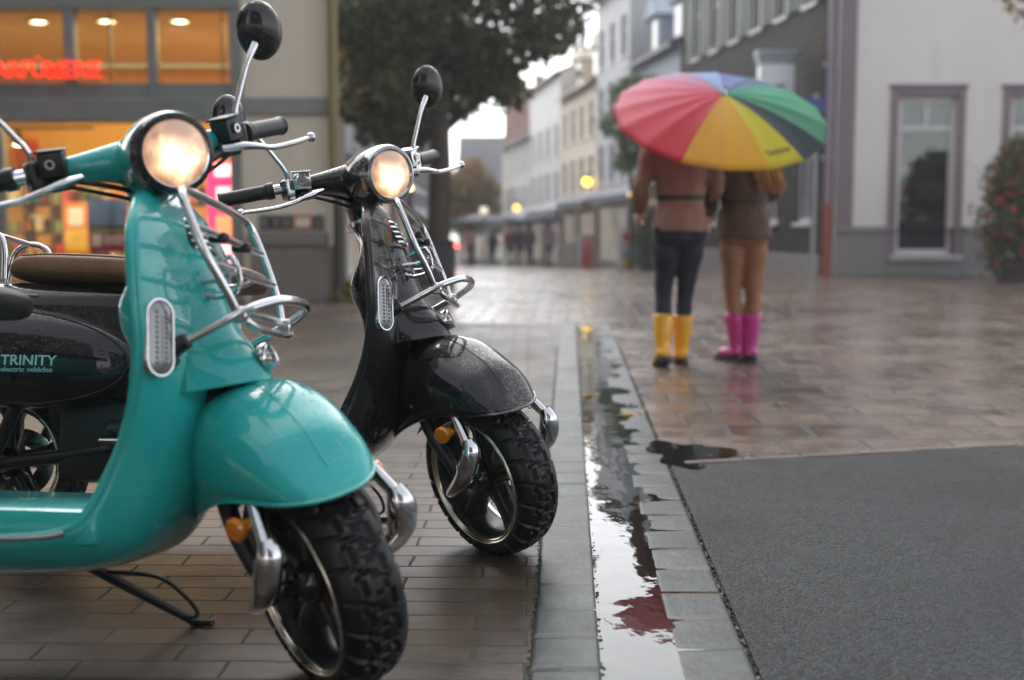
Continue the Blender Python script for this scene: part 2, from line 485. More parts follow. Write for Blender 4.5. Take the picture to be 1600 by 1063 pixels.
e0, e1 = gnd(1043, 731), gnd(1640, 697)
sl_ = (e1.y - e0.y) / (e1.x - e0.x)
a = MB(); pts_ = []
for i in range(40):
    x = e0.x + .012 + (6 - e0.x) * (i / 39) ** 1.5
    pts_.append((x, e0.y + sl_ * (x - e0.x) + .006 * math.sin(x * 9) + .006 * (rng.random() - .5)))
poly = [(gut(.348, -6), -6)] + [(6, -6)] + pts_[::-1]
top = len(poly)
a.add([(x, y, .007) for x, y in poly] + [(x, y, -.01) for x, y in poly], [tuple(range(top))] + [(i, i + top, (i + 1) % top + top, (i + 1) % top) for i in range(top)])
struct(obj('asphalt', a, m, smooth=False))
# pale edging stones along the far side of the asphalt
kb = MB()
for i in range(6):
    x0 = e0.x + .07 + i * .215; 
    y0 = e0.y + sl_ * (x0 - e0.x) + .012
    ang = math.atan(sl_); Mx = Matrix.Translation((x0, y0, 0)) @ Matrix.Rotation(ang, 4, 'Z')
    kb.bbox((0, 0, -.02), (.212, .035, .011), .004, 1, Mx)
struct(obj('edging_kerb', kb, simple('edging_stone', lin((120, 108, 100)), .3, bumpd=.001)))
# moss and dirt standing in the long joints
mo = simple('joint_moss', (.016, .022, .008), .9, bumpd=.004)
mm = MB()
for u0, dens in ((-.069, .8), (.345, .45), (.066, .3)):
    for i in range(int(900 * dens)):
        y = 1.3 + 6.5 * rng.random() ** 1.4
        r = .002 + .003 * rng.random()
        mm.ball((gut(u0 + .006 * (rng.random() - .5), y), y, .003), r, 1, 1.8, .8, 5, 3)
struct(obj('joint_moss', mm, mo, weld=False), 'stuff', 'dark green moss and dirt lying in the long joints beside the gutter', 'moss')

# ================================================================== SCOOTERS
M_RUB = simple('tyre_rubber', (.010, .010, .011), .36, bumpd=.0004, var=.3, vscale=20); M_RUB.node_tree.nodes['Principled BSDF'].inputs['Specular IOR Level'].default_value = .3
M_BLK = simple('black_plastic', (.014, .014, .015), .4, var=.2, vscale=20)
M_MATT = simple('matt_black', (.006, .006, .006), .85)
M_BLKG = paint('black_gloss_metal', (.012, .012, .013), keep=.35, rough=.25)
M_CHR = chrome()
M_STEEL = chrome('worn_steel', (.55, .55, .56), .2)
M_GOLD = chrome('rim_chrome', (.72, .66, .56), .09)
M_AMB = simple('amber_reflector', (.75, .24, .01), .15, coat=1)
M_SEAT = simple('brown_leather', lin((130, 90, 58)), .55, bumpd=.0014, var=.18, vscale=14)
M_SEATD = simple('dark_leather', lin((40, 33, 30)), .5, bumpd=.001)
M_LETTER = simple('silver_lettering', (.55, .62, .66), .3, .6)
M_MIRG = chrome('mirror_glass', (.85, .85, .87), .01)

def lamp_lens_mat():
    m, nt, p, out = new_mat('headlight_lit_lens')
    co = coords(nt)
    nz = noise(nt, co, 26, 3); n2 = noise(nt, co, 11, 2)
    # faceted reflector behind the glass: bright bulb patch, warm facets round it
    g = N(nt, 'ShaderNodeTexGradient', gradient_type='SPHERICAL')
    mp = N(nt, 'ShaderNodeMapping'); mp.inputs['Scale'].default_value = (20, 20, 20)
    at_ = N(nt, 'ShaderNodeAttribute'); at_.attribute_name = 'lens_uv'
    nt.links.new(at_.outputs['Vector'], g.inputs[0])
    core = ramp(nt, g.outputs[0], .12, .75)
    w = N(nt, 'ShaderNodeTexWave'); w.inputs['Scale'].default_value = 2.2; w.inputs['Distortion'].default_value = 3
    nt.links.new(at_.outputs['Vector'], w.inputs[0])
    k = mathn(nt, 'MULTIPLY', ramp(nt, nz, .3, .65), ramp(nt, n2, .35, .6))
    k = mathn(nt, 'ADD', mathn(nt, 'MULTIPLY', k, .6), mathn(nt, 'MULTIPLY', core, .62))
    k = mathn(nt, 'ADD', k, mathn(nt, 'MULTIPLY', w.outputs['Fac'], .04))
    col = ramp(nt, k, .12, .95, (.75, .26, .06), (1.0, .80, .50))
    nt.links.new(col, p.inputs['Emission Color'])
    st = mathn(nt, 'MULTIPLY_ADD', mathn(nt, 'POWER', k, 1.7), 1.45); nt.nodes[-1].inputs[2].default_value = .14
    nt.links.new(st, p.inputs['Emission Strength'])
    p.inputs['Base Color'].default_value = (.5, .45, .4, 1); p.inputs['Roughness'].default_value = .08; p.inputs['Coat Weight'].default_value = 1
    return m
M_LENS = lamp_lens_mat()
m, nt, p, out = new_mat('clear_ribbed_lens'); M_CLEAR = m
p.inputs['Base Color'].default_value = (.20, .20, .21, 1); p.inputs['Metallic'].default_value = .55; p.inputs['Roughness'].default_value = .2; p.inputs['Coat Weight'].default_value = 1

def rotm(axis, a):
    return np.array(Matrix.Rotation(a, 3, Vector(axis)))
RAKE = R(25)
AXS = (-math.sin(RAKE), 0, math.cos(RAKE)); AXP = np.array([-.02, 0, .2])

def wheel(root, ctr, xf, with_disc=True):
    """12-inch scooter wheel about ctr, axle along y; xf maps local points (steering)"""
    c = np.array(ctr)
    nu, nv = 480, 44
    V = np.empty((nu, nv, 3))
    ph = np.linspace(-math.pi, math.pi, nv, endpoint=False)
    sy = np.sign(np.sin(ph)) * np.abs(np.sin(ph)) ** .85; cr = np.sign(np.cos(ph)) * np.abs(np.cos(ph)) ** .8
    for i in range(nu):
        a = 2 * math.pi * i / nu
        s_ = sy
        lug = (a * 22 / (2 * math.pi) + np.where(s_ > 0, .5, 0) - .55 * np.abs(s_)) % 1.0
        dep = np.where((lug < .15) & (cr > .0), .0065, 0)
        z_ = .40 + .06 * (1 if (a * 22 / (2 * math.pi)) % 1 < .5 else -1)
        dep = np.where((np.abs(np.abs(s_) - z_) < .05) & (cr > .3), .006, dep)
        dep = np.where((np.abs(s_ - .05 * math.sin(a * 22)) < .035) & (cr > .5), .0055, dep)
        dep = dep - np.where(np.abs(cr + .12) < .1, .0012, 0)
        r_ = .168 + (.034 - dep) * cr
        V[i, :, 0] = c[0] + r_ * math.cos(a); V[i, :, 2] = c[2] + r_ * math.sin(a)
        V[i, :, 1] = c[1] + (.060 - dep * .5) * sy * (1 - .22 * np.clip(-cr, 0, 1))
    V2 = np.concatenate([V, V[:1]])
    w = MB(); 
    # hub and five tapering spokes
    w.lathe([(-.052, 0), (-.052, .022), (-.03, .04), (.03, .04), (.052, .022), (.052, 0)], c, (0, 1, 0), 24)
    for k in range(5):
        a = 2 * math.pi * k / 5 + .3
        d = np.array([math.cos(a), 0, math.sin(a)]); n_ = np.array([-math.sin(a), 0, math.cos(a)])
        rings = []
        for r_, hw, y0, y1 in ((.025, .026, -.022, .022), (.07, .019, -.022, .018), (.115, .019, -.026, .016), (.148, .030, -.032, .022)):
            rings.append([c + d * r_ + n_ * hw + [0, y0 * .8, 0], c + d * r_ + n_ * hw * .7 + [0, y0, 0], c + d * r_ - n_ * hw * .7 + [0, y0, 0], c + d * r_ - n_ * hw + [0, y0 * .8, 0], c + d * r_ - n_ * hw + [0, y1, 0], c + d * r_ + n_ * hw + [0, y1, 0]])
        w.loft(rings)
    w.lathe([(-.050, .1495), (-.03, .143), (.03, .143), (.050, .1495), (.050, .151), (-.050, .151)], c, (0, 1, 0), 64, True)
    wo_ = obj('wheel', w.map(xf), M_BLKG, root, angle=50)
    t = MB(); t.grid(V2, closed_u=True); obj('tyre', t.map(xf), M_RUB, wo_, angle=35)
    r = MB()
    for sg in (-1, 1):
        r.lathe([(sg * .048, .161), (sg * .0575, .1605), (sg * .0595, .158), (sg * .0585, .1555), (sg * .0545, .1535), (sg * .0545, .1515), (sg * .0565, .1495), (sg * .054, .1465), (sg * .044, .146), (sg * .044, .161)], c, (0, 1, 0), 96, True)
    obj('rim', r.map(xf), M_GOLD, wo_, angle=60)
    d_ = MB(); d_.lathe([(.048, .045), (.048, .09), (.052, .09), (.052, .045)], c, (0, 1, 0), 40, True)
    for k in range(12):
        a = 2 * math.pi * k / 12; d_.cyl(c + [.068 * math.cos(a), .0465, .068 * math.sin(a)], c + [.068 * math.cos(a), .0535, .068 * math.sin(a)], .005, 8)
    obj('brake_disc', d_.map(xf), M_STEEL, wo_)
    ax_ = MB(); ax_.cyl(c + [0, -.125, 0], c + [0, .125, 0], .011, 14)
    for sg in (-1, 1): ax_.cyl(c + [0, sg * .054, 0], c + [0, sg * .066, 0], .018, 6)
    obj('axle', ax_.map(xf), M_BLK, wo_)
    return wo_

def scooter(label, X, Y, psi, phi, steer, M_P, M_BEZ, M_SWITCH, M_RACK, lettering):
    Mw = Matrix.Translation((X, Y, .0035)) @ Matrix.Rotation(psi, 4, 'Z') @ Matrix.Rotation(phi, 4, 'X')
    root = thing('motor_scooter', label, 'scooter', M=Mw, group='retro scooters parked side by side on the brick pavement')
    RS = rotm(AXS, steer)
    xf = lambda q: AXP + RS @ (q - AXP)
    idn = lambda q: q
    wheel(root, (0, 0, .2), xf)
    # ---- mudguard over the front wheel
    rows = [((-.215, .508), (-.275, .280), .106), ((-.165, .533), (-.205, .308), .124), ((-.11, .542), (-.125, .350), .134), ((-.05, .534), (-.04, .383), .130), ((.010, .511), (.03, .394), .118),
            ((.06, .486), (.085, .396), .101), ((.10, .446), (.12, .395), .078), ((.130, .418), (.142, .394), .053), ((.150, .399), (.1535, .3935), .026), ((.1555, .394), (.156, .3935), .004)]
    arr = catmull(np.array([[*a, *b, w_] for a, b, w_ in rows]), 6)
    G = []
    for ii, (xc, zc, xb, zb, hw) in enumerate(arr):
        line = []; kf = max(0.0, 1 - ii / 26)
        for j in range(33):
            a = math.pi * j / 32
            k = abs(math.sin(a)) ** (.82 - .34 * kf); yy_ = -math.copysign(abs(math.cos(a)) ** (.94 - .26 * kf), math.cos(a)) * hw
            line.append((xb + (xc - xb) * k, yy_, zb + (zc - zb) * k))
        G.append(line)
    fm = MB(); fm.grid(G)
    edge = [G[i][0] for i in range(len(G))] + [G[i][-1] for i in range(len(G) - 1, -1, -1)]
    fo = obj('mudguard', fm.map(xf), M_P, root, angle=70); solidify(fo, .005, -1)
    e = MB(); e.tube(edge, .0035, 6); e.tube([G[0][j] for j in range(33)], .0035, 6); obj('rolled_edge', e.map(xf), M_P, fo)
    cr_ = MB(); cr_.tube([np.array(G[i][16]) + [0, 0, .0004] for i in range(8, 40)], .0011, 5); obj('centre_seam', cr_.map(xf), M_P, fo)
    s_ = MB()
    for sg in (-1, 1): s_.ball((-.095, sg * .1315, .405), .006, 1, .6, 1, 10, 6)
    obj('screw', s_.map(xf), M_STEEL, fo)
    # dark inner arch between mudguard and wheel
    ia = MB(); ia.grid([[(np.array([.0 + .212 * math.cos(a), 0.0, .2 + .222 * math.sin(a)]) * [1, 0, 1] + [0, y_, -.03 * abs(y_) / .08]) for y_ in np.linspace(-.08, .08, 9)] for a in np.linspace(1.05, 2.5, 14)])
    obj('inner_arch', ia.map(xf), M_BLK, root)
    # ---- fork: black tube, chrome damper, hook-shaped chrome cover on both sides
    for sg in (-1, 1):
        f = MB()
        f.tube([(-.13, sg * .085, .44), (-.10, sg * .100, .385), (-.045, sg * .114, .32), (.008, sg * .115, .265), (.012, sg * .10, .2)], [.017, .017, .016, .015, .013], 12, 4)
        f.tube([(-.10, sg * .098, .375), (-.03, sg * .092, .42), (.03, sg * .06, .44)], .014, 10, 4)
        fk = obj('fork_leg', f.map(xf), M_BLK, root)
        d_ = MB(); d_.cyl((.028, sg * .102, .402), (.093, sg * .124, .335), .0125, 16); obj('damper', d_.map(xf), M_CHR, fk)
        sp = MB()
        hel = [(np.array([-.005, sg * .116, .43]) * (1 - t) + np.array([.05, sg * .116, .34]) * t) for t in np.linspace(0, 1, 3)]
        h_ = MB(); h_.tube([(.098, sg * .122, .348), (.104, sg * .125, .316), (.088, sg * .129, .275), (.064, sg * .131, .245), (.036, sg * .132, .220), (.012, sg * .131, .203), (-.002, sg * .126, .193)],
                           [.014, .026, .028, .024, .0195, .015, .009], 16, 5, flat=.8)
        h_.ball((.088, sg * .148, .285), .016, .9, .5, 1.0, 14, 8)
        obj('damper_cover', h_.map(xf), M_CHR, fk)
        a_ = MB(); a_.lathe([(0, 0), (0, .021), (.006, .021), (.010, .017), (.0115, 0)], (.022, sg * .136, .352), (0.35, sg * .93, 0), 24); a_.cyl((.022, sg * .112, .352), (.024, sg * .137, .352), .012, 14); obj('reflector', a_.map(xf), M_AMB, fk)
    # ---- handlebar fairing with the headlight nacelle
    hb = MB()
    hb.tube([(-.222, 0, .950), (-.245, 0, .950), (-.29, 0, .946), (-.345, 0, .935), (-.385, 0, .918)], [.070, .0715, .068, .056, .028], 28, 4)
    hb.tube([(-.372, -.155, .952), (-.366, -.12, .950), (-.352, -.07, .946), (-.335, 0, .940), (-.352, .07, .946), (-.366, .12, .950), (-.372, .155, .952)], [.019, .0235, .034, .05, .034, .0235, .019], 20, 5, up=(0, 0, 1))
    hb.tube([(-.335, 0, .945), (-.348, 0, .89), (-.346, 0, .85), (-.338, 0, .81)], [.056, .051, .046, .043], 24, 5)
    hb.map(xf)
    hd = fuse('handlebar_fairing', hb, M_P, root, .005, 8)
    # headlight, a part of the fairing's front
    bz = MB(); bz.lathe([(-.012, .066), (-.012, .0725), (.006, .0725), (.016, .069), (.0185, .063), (.014, .0585), (.0, .0585)], (-.222, 0, .95), (1, 0, 0), 56)
    bo = obj('headlight', bz.map(xf), M_BEZ, root)
    ri = MB(); ri.lathe([(.0145, .0605), (.018, .0595), (.0165, .057), (.0125, .0575)], (-.222, 0, .95), (1, 0, 0), 56, True); obj('trim_ring', ri.map(xf), M_CHR, bo)
    ln_ = MB(); prof = [(.0145, .0575), (.019, .052), (.0235, .042), (.0265, .028), (.028, .014), (.0283, 0)]
    ln_.lathe(prof, (-.222, 0, .95), (1, 0, 0), 48)
    raw = [tuple(v) for v in ln_.v]
    lo_ = obj('lens', ln_.map(xf), M_LENS, bo, weld=False)
    at_ = lo_.data.attributes.new('lens_uv', 'FLOAT_VECTOR', 'POINT')
    at_.data.foreach_set('vector', np.array([[(y_ + .012) / .058, (z_ - .942) / .058, 0] for _, y_, z_ in raw], np.float32).ravel())
    # ---- bar ends
    for sg in (-1, 1):
        P = lambda x, y, z: (x, sg * y, z)
        a_ = MB(); a_.tube([P(-.37, .150, .951), P(-.405, .236, .951)], .0135, 16); obj('bar_tube', a_.map(xf), M_CHR, root)
        gt = np.linspace(0, 1, 40)
        gp = [np.array(P(-.398, .219, .951)) * (1 - t) + np.array(P(-.467, .335, .947)) * t for t in gt]
        gr = [(.021 if t < .13 else .0185 if t < .2 else .0176 + .0003 * (i % 2)) if t < .95 else .0195 for i, t in enumerate(gt)]
        a_ = MB(); a_.tube(gp, gr, 18); obj('grip', a_.map(xf), M_BLK, root, angle=30)
        bx = MB()
        Mb = Matrix.Translation(P(-.352, .165, .966)) @ Matrix.Rotation(sg * R(-28) * -1, 4, 'Z') @ Matrix.Rotation(R(4) * sg, 4, 'X')
        bx.bbox((-.020, -.022, -.022), (.022, .022, .020), .004, 2, Mb)
        bx.bbox((-.023, -.025, .020), (.025, .025, .0245), .002, 1, Mb)
        q0 = Mb @ Vector((.020, 0, 0)); q1 = Mb @ Vector((.026, 0, 0)); bx.cyl(q0, q1, .012, 20)
        b_ = obj('brake_cylinder', bx.map(xf), M_SWITCH, root)
        sg_ = MB(); q2 = Mb @ Vector((.031, 0, 0)); sg_.lathe([(0, .0085), (.0015, .0085), (.0015, .005), (0, .005)], q1, Mb.to_3x3() @ Vector((1, 0, 0)), 20, True); obj('sight_glass', sg_.map(xf), M_STEEL, b_)
        cl = MB(); cl.bbox((-.018, -.012, -.03), (.018, .012, .022), .004, 1, Matrix.Translation(P(-.372, .196, .952))); obj('mirror_clamp', cl.map(xf), M_SWITCH, root)
        sw = MB(); sw.bbox((-.03, -.022, -.022), (.012, .022, .002), .004, 1, Matrix.Translation(P(-.35, .16, .938))); obj('switch_pod', sw.map(xf), M_BLK, root)
        lv = MB(); lv.tube([P(-.318, .135, .934), P(-.304, .17, .932), P(-.306, .20, .926), P(-.325, .24, .917), P(-.338, .29, .916), P(-.355, .337, .919)], [.010, .0115, .009, .0075, .0075, .006], 12, 5, flat=.7)
        lv.ball(P(-.356, .341, .919), .0098, seg=14, rings=10); obj('brake_lever', lv.map(xf), M_STEEL if M_SWITCH is M_BLK else M_CHR, root)
        # mirror
        st = MB(); st.tube([P(-.366, .192, .965), P(-.366, .198, .995), P(-.368, .214, 1.025), P(-.374, .244, 1.075), P(-.380, .268, 1.104), P(-.384, .276, 1.113)], [.0058, .0055, .0052, .0055, .0075, .008], 12, 5)
        st.tube([P(-.366, .192, .955), P(-.366, .192, .976)], .009, 8)
        so_ = obj('mirror_stalk', st.map(xf), M_CHR, root)
        n_ = np.array([1, -sg * .12, -.10]); n_ /= np.linalg.norm(n_)
        mc = np.array(P(-.397, .300, 1.137))
        msc = lambda q, mc=mc: mc + (q - mc) * [1, .88, 1.1]
        hd_ = MB(); hd_.lathe([(.020, 0), (.0195, .012), (.017, .026), (.012, .040), (.004, .0495), (-.004, .0525), (-.007, .0515), (-.007, .047)], mc, n_, 40)
        mo_ = obj('mirror', hd_.map(msc).map(xf), M_BLKG, root)
        mg = MB(); mg.lathe([(-.0065, .0485), (-.0055, 0)], mc, n_, 40); obj('mirror_glass', mg.map(msc).map(xf), M_MIRG, mo_)
        # cables
        cb = MB(); cb.tube([P(-.325, .15, .932), P(-.318, .11, .918), P(-.33, .06, .898), P(-.345, .025, .878)], .0048, 8, 5)
        cb.tube([P(-.335, .16, .925), P(-.322, .115, .905), P(-.336, .06, .882), P(-.35, .02, .86)], .004, 8, 5); obj('brake_cable', cb.map(xf), M_BLK, root)
    # ---- leg shield and floor tub in one skin
    L = [((-.322, .880), (-.325, .868), .055, 2.), ((-.305, .866), (-.312, .848), .13, 2.), ((-.285, .838), (-.297, .815), .186, 2.), ((-.262, .785), (-.286, .765), .222, 2.),
         ((-.243, .690), (-.275, .680), .232, 2.0), ((-.230, .60), (-.270, .585), .218, 2.0), ((-.222, .515), (-.282, .500), .198, 2.0), ((-.222, .425), (-.303, .428), .186, 2.2),
         ((-.235, .345), (-.326, .372), .185, 2.6), ((-.262, .285), (-.350, .322), .190, 3.0), ((-.315, .237), (-.385, .285), .198, 3.6), ((-.41, .212), (-.48, .270), .203, 4.2), ((-.60, .205), (-.64, .268), .205, 4.5), ((-.9, .205), (-.92, .268), .205, 4.5)]
    A = catmull(np.array([[*a, *b, w_, k] for a, b, w_, k in L]), 6)
    G = []
    for xc, zc, xe, ze, w_, k in A:
        G.append([(xc + (xe - xc) * abs(u) ** k, w_ * u, zc + (ze - zc) * abs(u) ** k) for u in np.linspace(-1, 1, 37)])
    m_ = MB(); m_.grid(G)
    ls = obj('leg_shield', m_, M_P, root, angle=80); solidify(ls, .010, -1)
    ed = [G[i][0] for i in range(len(G) - 1, -1, -1)] + [G[0][j] for j in range(1, 36)] + [G[i][-1] for i in range(len(G))]
    e = MB(); e.tube(ed[::2], .0085, 10); obj('beading', e, M_P, ls)
    fl = MB(); fl.bbox((-.92, -.195, .258), (-.335, .195, .318), .012, 2)
    fl.grid([[( -.345, -.17, .31), (-.345, .17, .31)], [(-.325, -.18, .36), (-.325, .18, .36)], [(-.30, -.185, .43), (-.30, .185, .43)]])
    ff = obj('floorboard', fl, M_P, root)
    st = MB()
    for sg in (-1, 1): st.tube([(-.385, sg * .206, .281), (-.43, sg * .2095, .273), (-.55, sg * .211, .269), (-.92, sg * .211, .268)], .0055, 8, 4)
    obj('side_trim', st, M_STEEL, ff)
    gb = MB(); rg_ = []
    for z_, x0, x1, hw in ((.825, -.372, -.29, .046), (.79, -.358, -.28, .06), (.745, -.335, -.27, .12), (.70, -.338, -.26, .15), (.66, -.35, -.255, .16), (.62, -.345, -.25, .16), (.57, -.32, -.25, .15), (.50, -.31, -.25, .14), (.40, -.31, -.25, .12)):
        rg_.append([((x0 + x1) / 2 + (x1 - x0) / 2 * math.copysign(abs(math.cos(a)) ** .6, math.cos(a)), hw * math.copysign(abs(math.sin(a)) ** .6, math.sin(a)), z_) for a in np.linspace(0, 2 * math.pi, 24, endpoint=False)])
    gb.loft(catmull(np.array(rg_).reshape(len(rg_), -1), 4).reshape(-1, 24, 3)); obj('glove_box', gb, M_P, root, angle=80)
    co_ = MB(); co_.lathe([(-.006, .03), (-.006, .0475), (.006, .0475), (.006, .03)], (-.341, 0, .822), (-.36, 0, .9), 28, True); obj('steering_collar', co_, M_CHR if M_P is not M_TEAL else M_P, root)
    # ---- horn cover: the raised centre of the shield
    H = [((-.304, .868), (-.315, .862), .050), ((-.288, .853), (-.305, .845), .070), ((-.262, .82), (-.285, .812), .086), ((-.236, .775), (-.268, .765), .094), ((-.208, .705), (-.252, .69), .099), ((-.181, .64), (-.243, .62), .105),
         ((-.150, .600), (-.238, .575), .111), ((-.124, .570), (-.234, .540), .116), ((-.110, .540), (-.232, .510), .120)]
    A = catmull(np.array([[*a, *b, w_] for a, b, w_ in H]), 6); G = []
    for xc, zc, xe, ze, w_ in A:
        ln2 = []
        for u in np.linspace(-1, 1, 33):
            k = abs(u) ** 2.1
            ln2.append((xc + (xe - xc) * k, w_ * u, zc + (ze - zc) * k))
        G.append(ln2)
    m_ = MB(); m_.grid(G); last = np.array(G[-1]); cen = np.array([-.235, 0, .515])
    uc = MB(); uc.grid([last + [-.004, 0, .004], last * .4 + cen * .6 + [0, 0, .008], np.tile(cen, (33, 1))])
    uc.tube([(-.30, 0, .64), (-.26, 0, .53), (-.20, 0, .42)], .055, 16)
    hc = obj('horn_cover', m_, M_P, root, angle=60); solidify(hc, .004, -1); obj('under_cover', uc, M_MATT, hc)
    # vents near its top
    gb_ = MB(); sel = [i for i in range(len(A)) if .766 < A[i][1] < .838]
    gb_.grid([[np.array(G[i][j]) + [.0022, 0, .0012] for j in range(6, 27)] for i in sel]); obj('vent_shade_patch', gb_, M_MATT, hc)  # raised matt black patch stands in for the shade inside the vents
    gv = MB()
    for i in range(5):
        t_ = .825 - i * .0125
        xc = np.interp(t_, [.705, .775, .82, .853], [-.208, -.236, -.262, -.288]) + .003
        for sg in (-1, 1):
            gv.tube([(xc + .003, sg * .008, t_), (xc - .001, sg * .030, t_ - .001), (xc - .010, sg * .052, t_ - .004)], .0034, 6)
    obj('vent_slat', gv, M_CHR if M_P is not M_TEAL else M_STEEL, hc)
    # round badge at its foot
    bd = MB(); bo_ = np.array([-.118, 0, .583]); bn = np.array([.86, 0, .42]); bd.lathe([(-.01, .026), (.004, .026), (.008, .023), (.007, .019), (.0045, .0185)], bo_, bn, 36)
    b_ = obj('badge', bd, M_CHR, hc)
    bs = MB(); bs.lathe([(.0045, .0185), (.0062, .010), (.0066, 0)], bo_, bn, 30); obj('badge_shield', bs, M_BLKG, b_)
    bs = MB(); bs.bbox((-.0012, -.010, -.0018), (.0012, .010, .0018), .0005, 1, Matrix.Translation(bo_ + bn / np.linalg.norm(bn) * .0075) @ Matrix.Rotation(R(-26), 4, 'Y'))
    obj('emblem', bs, M_GOLD, b_)
    # ---- chrome rack in front of the shield
    rk = MB(); r_ = .0077
    Lp = [(-.136, -.128, .652), (-.150, -.150, .690), (-.176, -.176, .745), (-.200, -.182, .80), (-.219, -.176, .842), (-.226, -.14, .856), (-.226, 0, .858)]
    full = Lp + [(x, -y, z) for x, y, z in Lp[-2::-1]]
    rk.tube(full, r_, 12, 5)
    for z_, x_, hw in ((.79, -.197, .181), (.728, -.168, .170), (.652, -.136, .128)):
        rk.tube([(x_, -hw, z_), (x_ + .004, 0, z_), (x_, hw, z_)], r_ * .92, 10, 4)
    rk.tube([(-.136, -.128, .652), (-.112, -.105, .628), (-.105, 0, .622), (-.112, .105, .628), (-.136, .128, .652)], r_ * .9, 10, 5)
    for sg in (-1, 1):
        rk.tube([(-.168, sg * .06, .728), (-.19, sg * .058, .715), (-.23, sg * .055, .71)], .006, 8, 4)
        rk.bbox((-.012, -.012, -.014), (.012, .012, .014), .003, 1, Matrix.Translation((-.128, sg * .125, .645)))
    rk.tube([(-.215, -.055, .735), (-.17, -.062, .752), (-.155, -.062, .700), (-.195, -.055, .683), (-.225, -.055, .69)], .005, 8, 4)
    ro = obj('luggage_rack', rk, M_RACK, root)
    hp = MB(); hl = [(-.222, -.140, .597), (-.175, -.138, .622), (-.128, -.132, .648), (-.098, -.112, .664), (-.074, -.075, .676), (-.064, 0, .680)]
    hp.tube(hl + [(x, -y, z) for x, y, z in hl[-2::-1]], .0085, 12, 6); obj('rack_hoop', hp, M_CHR, ro)
    for sg in (-1, 1):
        rb = MB()
        rb.lathe([(0, .030), (.008, .028), (.012, .017), (.04, .0135), (.043, .0095)], (-.250, sg * .1395, .582), (.86, 0, .46), 20)
        obj('rubber_mount', rb, M_BLK, ro)
        rb = MB(); rb.bbox((-.012, -.010, -.012), (.02, .010, .006), .003, 1, Matrix.Translation((-.20, sg * .06, .79))); obj('rubber_pad', rb, M_BLK, ro)
    # ---- indicators let into the shield
    for sg in (-1, 1):
        n_ = Vector((.88, sg * .47, .06)).normalized(); upv = Vector((-.02, 0, 1)); upv = (upv - n_ * upv.dot(n_)).normalized(); sd = n_.cross(upv)
        cc = Vector((-.2475, sg * .187, .602))
        Mi = Matrix([[sd[i], upv[i], n_[i], cc[i]] for i in range(3)] + [[0, 0, 0, 1]])
        def stad(w_, h_, z_, n=40):
            o_ = []
            for i in range(n):
                a = 2 * math.pi * i / n; c_, s2 = math.cos(a), math.sin(a)
                o_.append(Mi @ Vector((w_ * c_, (h_ - w_) * (1 if s2 >= 0 else -1) + w_ * s2, z_)))
            return o_
        im = MB(); im.grid([stad(.029, .066, -.02), stad(.029, .066, .006), stad(.0275, .0645, .0085), stad(.025, .062, .0085), stad(.024, .061, .004)], closed_u=True)
        io = obj('indicator', im, M_CHR, root)
        le = MB(); le.grid([stad(.024, .061, .004), stad(.022, .059, .0075), stad(.012, .048, .0105), stad(.001, .036, .011)], closed_u=True)
        for i in range(11):
            y_ = -.042 + i * .0084
            le.ball(Mi @ Vector((-.009, y_, .0095)), .0042, 1, 1, .8, 8, 6); le.ball(Mi @ Vector((.009, y_, .0095)), .0042, 1, 1, .8, 8, 6)
        obj('indicator_lens', le, M_CLEAR, io)
    # ---- rear body, seat, side panels, rear wheel
    bd = MB(); rg_ = []
    for x_, hw, z0, z1 in ((-.715, .085, .32, .625), (-.76, .118, .32, .650), (-.86, .145, .33, .656), (-.98, .168, .36, .658), (-1.12, .180, .385, .660), (-1.28, .175, .42, .664), (-1.42, .14, .455, .662), (-1.52, .085, .50, .650), (-1.555, .03, .55, .625)):
        rg_.append([(x_, hw * math.copysign(abs(math.cos(a)) ** .55, math.cos(a)), (z0 + z1) / 2 + (z1 - z0) / 2 * math.copysign(abs(math.sin(a)) ** .55, math.sin(a))) for a in np.linspace(0, 2 * math.pi, 36, endpoint=False)])
    bd.loft(catmull(np.array(rg_).reshape(len(rg_), -1), 4).reshape(-1, 36, 3)); obj('rear_body', bd, M_P, root, angle=70)
    def bulge(x_, z_):
        e_ = ((x_ + 1.175) / .335) ** 2 + ((z_ - .468 + .05 * (x_ + 1.175)) / .125) ** 2
        return .155 + .085 * max(0, 1 - e_) ** .42
    for sg in (-1, 1):
        pm = MB(); rg_ = []
        for t_ in np.linspace(0, 1, 15):
            q = math.sin(t_ * math.pi / 2)
            rg_.append([(-1.175 + .335 * q * math.cos(a), sg * (.155 + .085 * (1 - q * q) ** .42 if q < 1 else .155), .468 - .05 * (.335 * q * math.cos(a)) + .125 * q * math.sin(a)) for a in np.linspace(0, 2 * math.pi, 48, endpoint=False)])
        pm.grid(rg_, closed_u=True); po = obj('side_panel', pm, M_P, root, angle=80)
        sm = MB(); sm.tube([(-1.175 + .31 * math.cos(a), sg * (bulge(-1.175 + .31 * math.cos(a), .468 - .05 * .31 * math.cos(a) + .113 * math.sin(a)) + .001), .468 - .05 * .31 * math.cos(a) + .113 * math.sin(a)) for a in np.linspace(0, 2 * math.pi, 60, endpoint=False)], .0022, 6, closed=True)
        obj('panel_seam', sm, M_BLK, po)
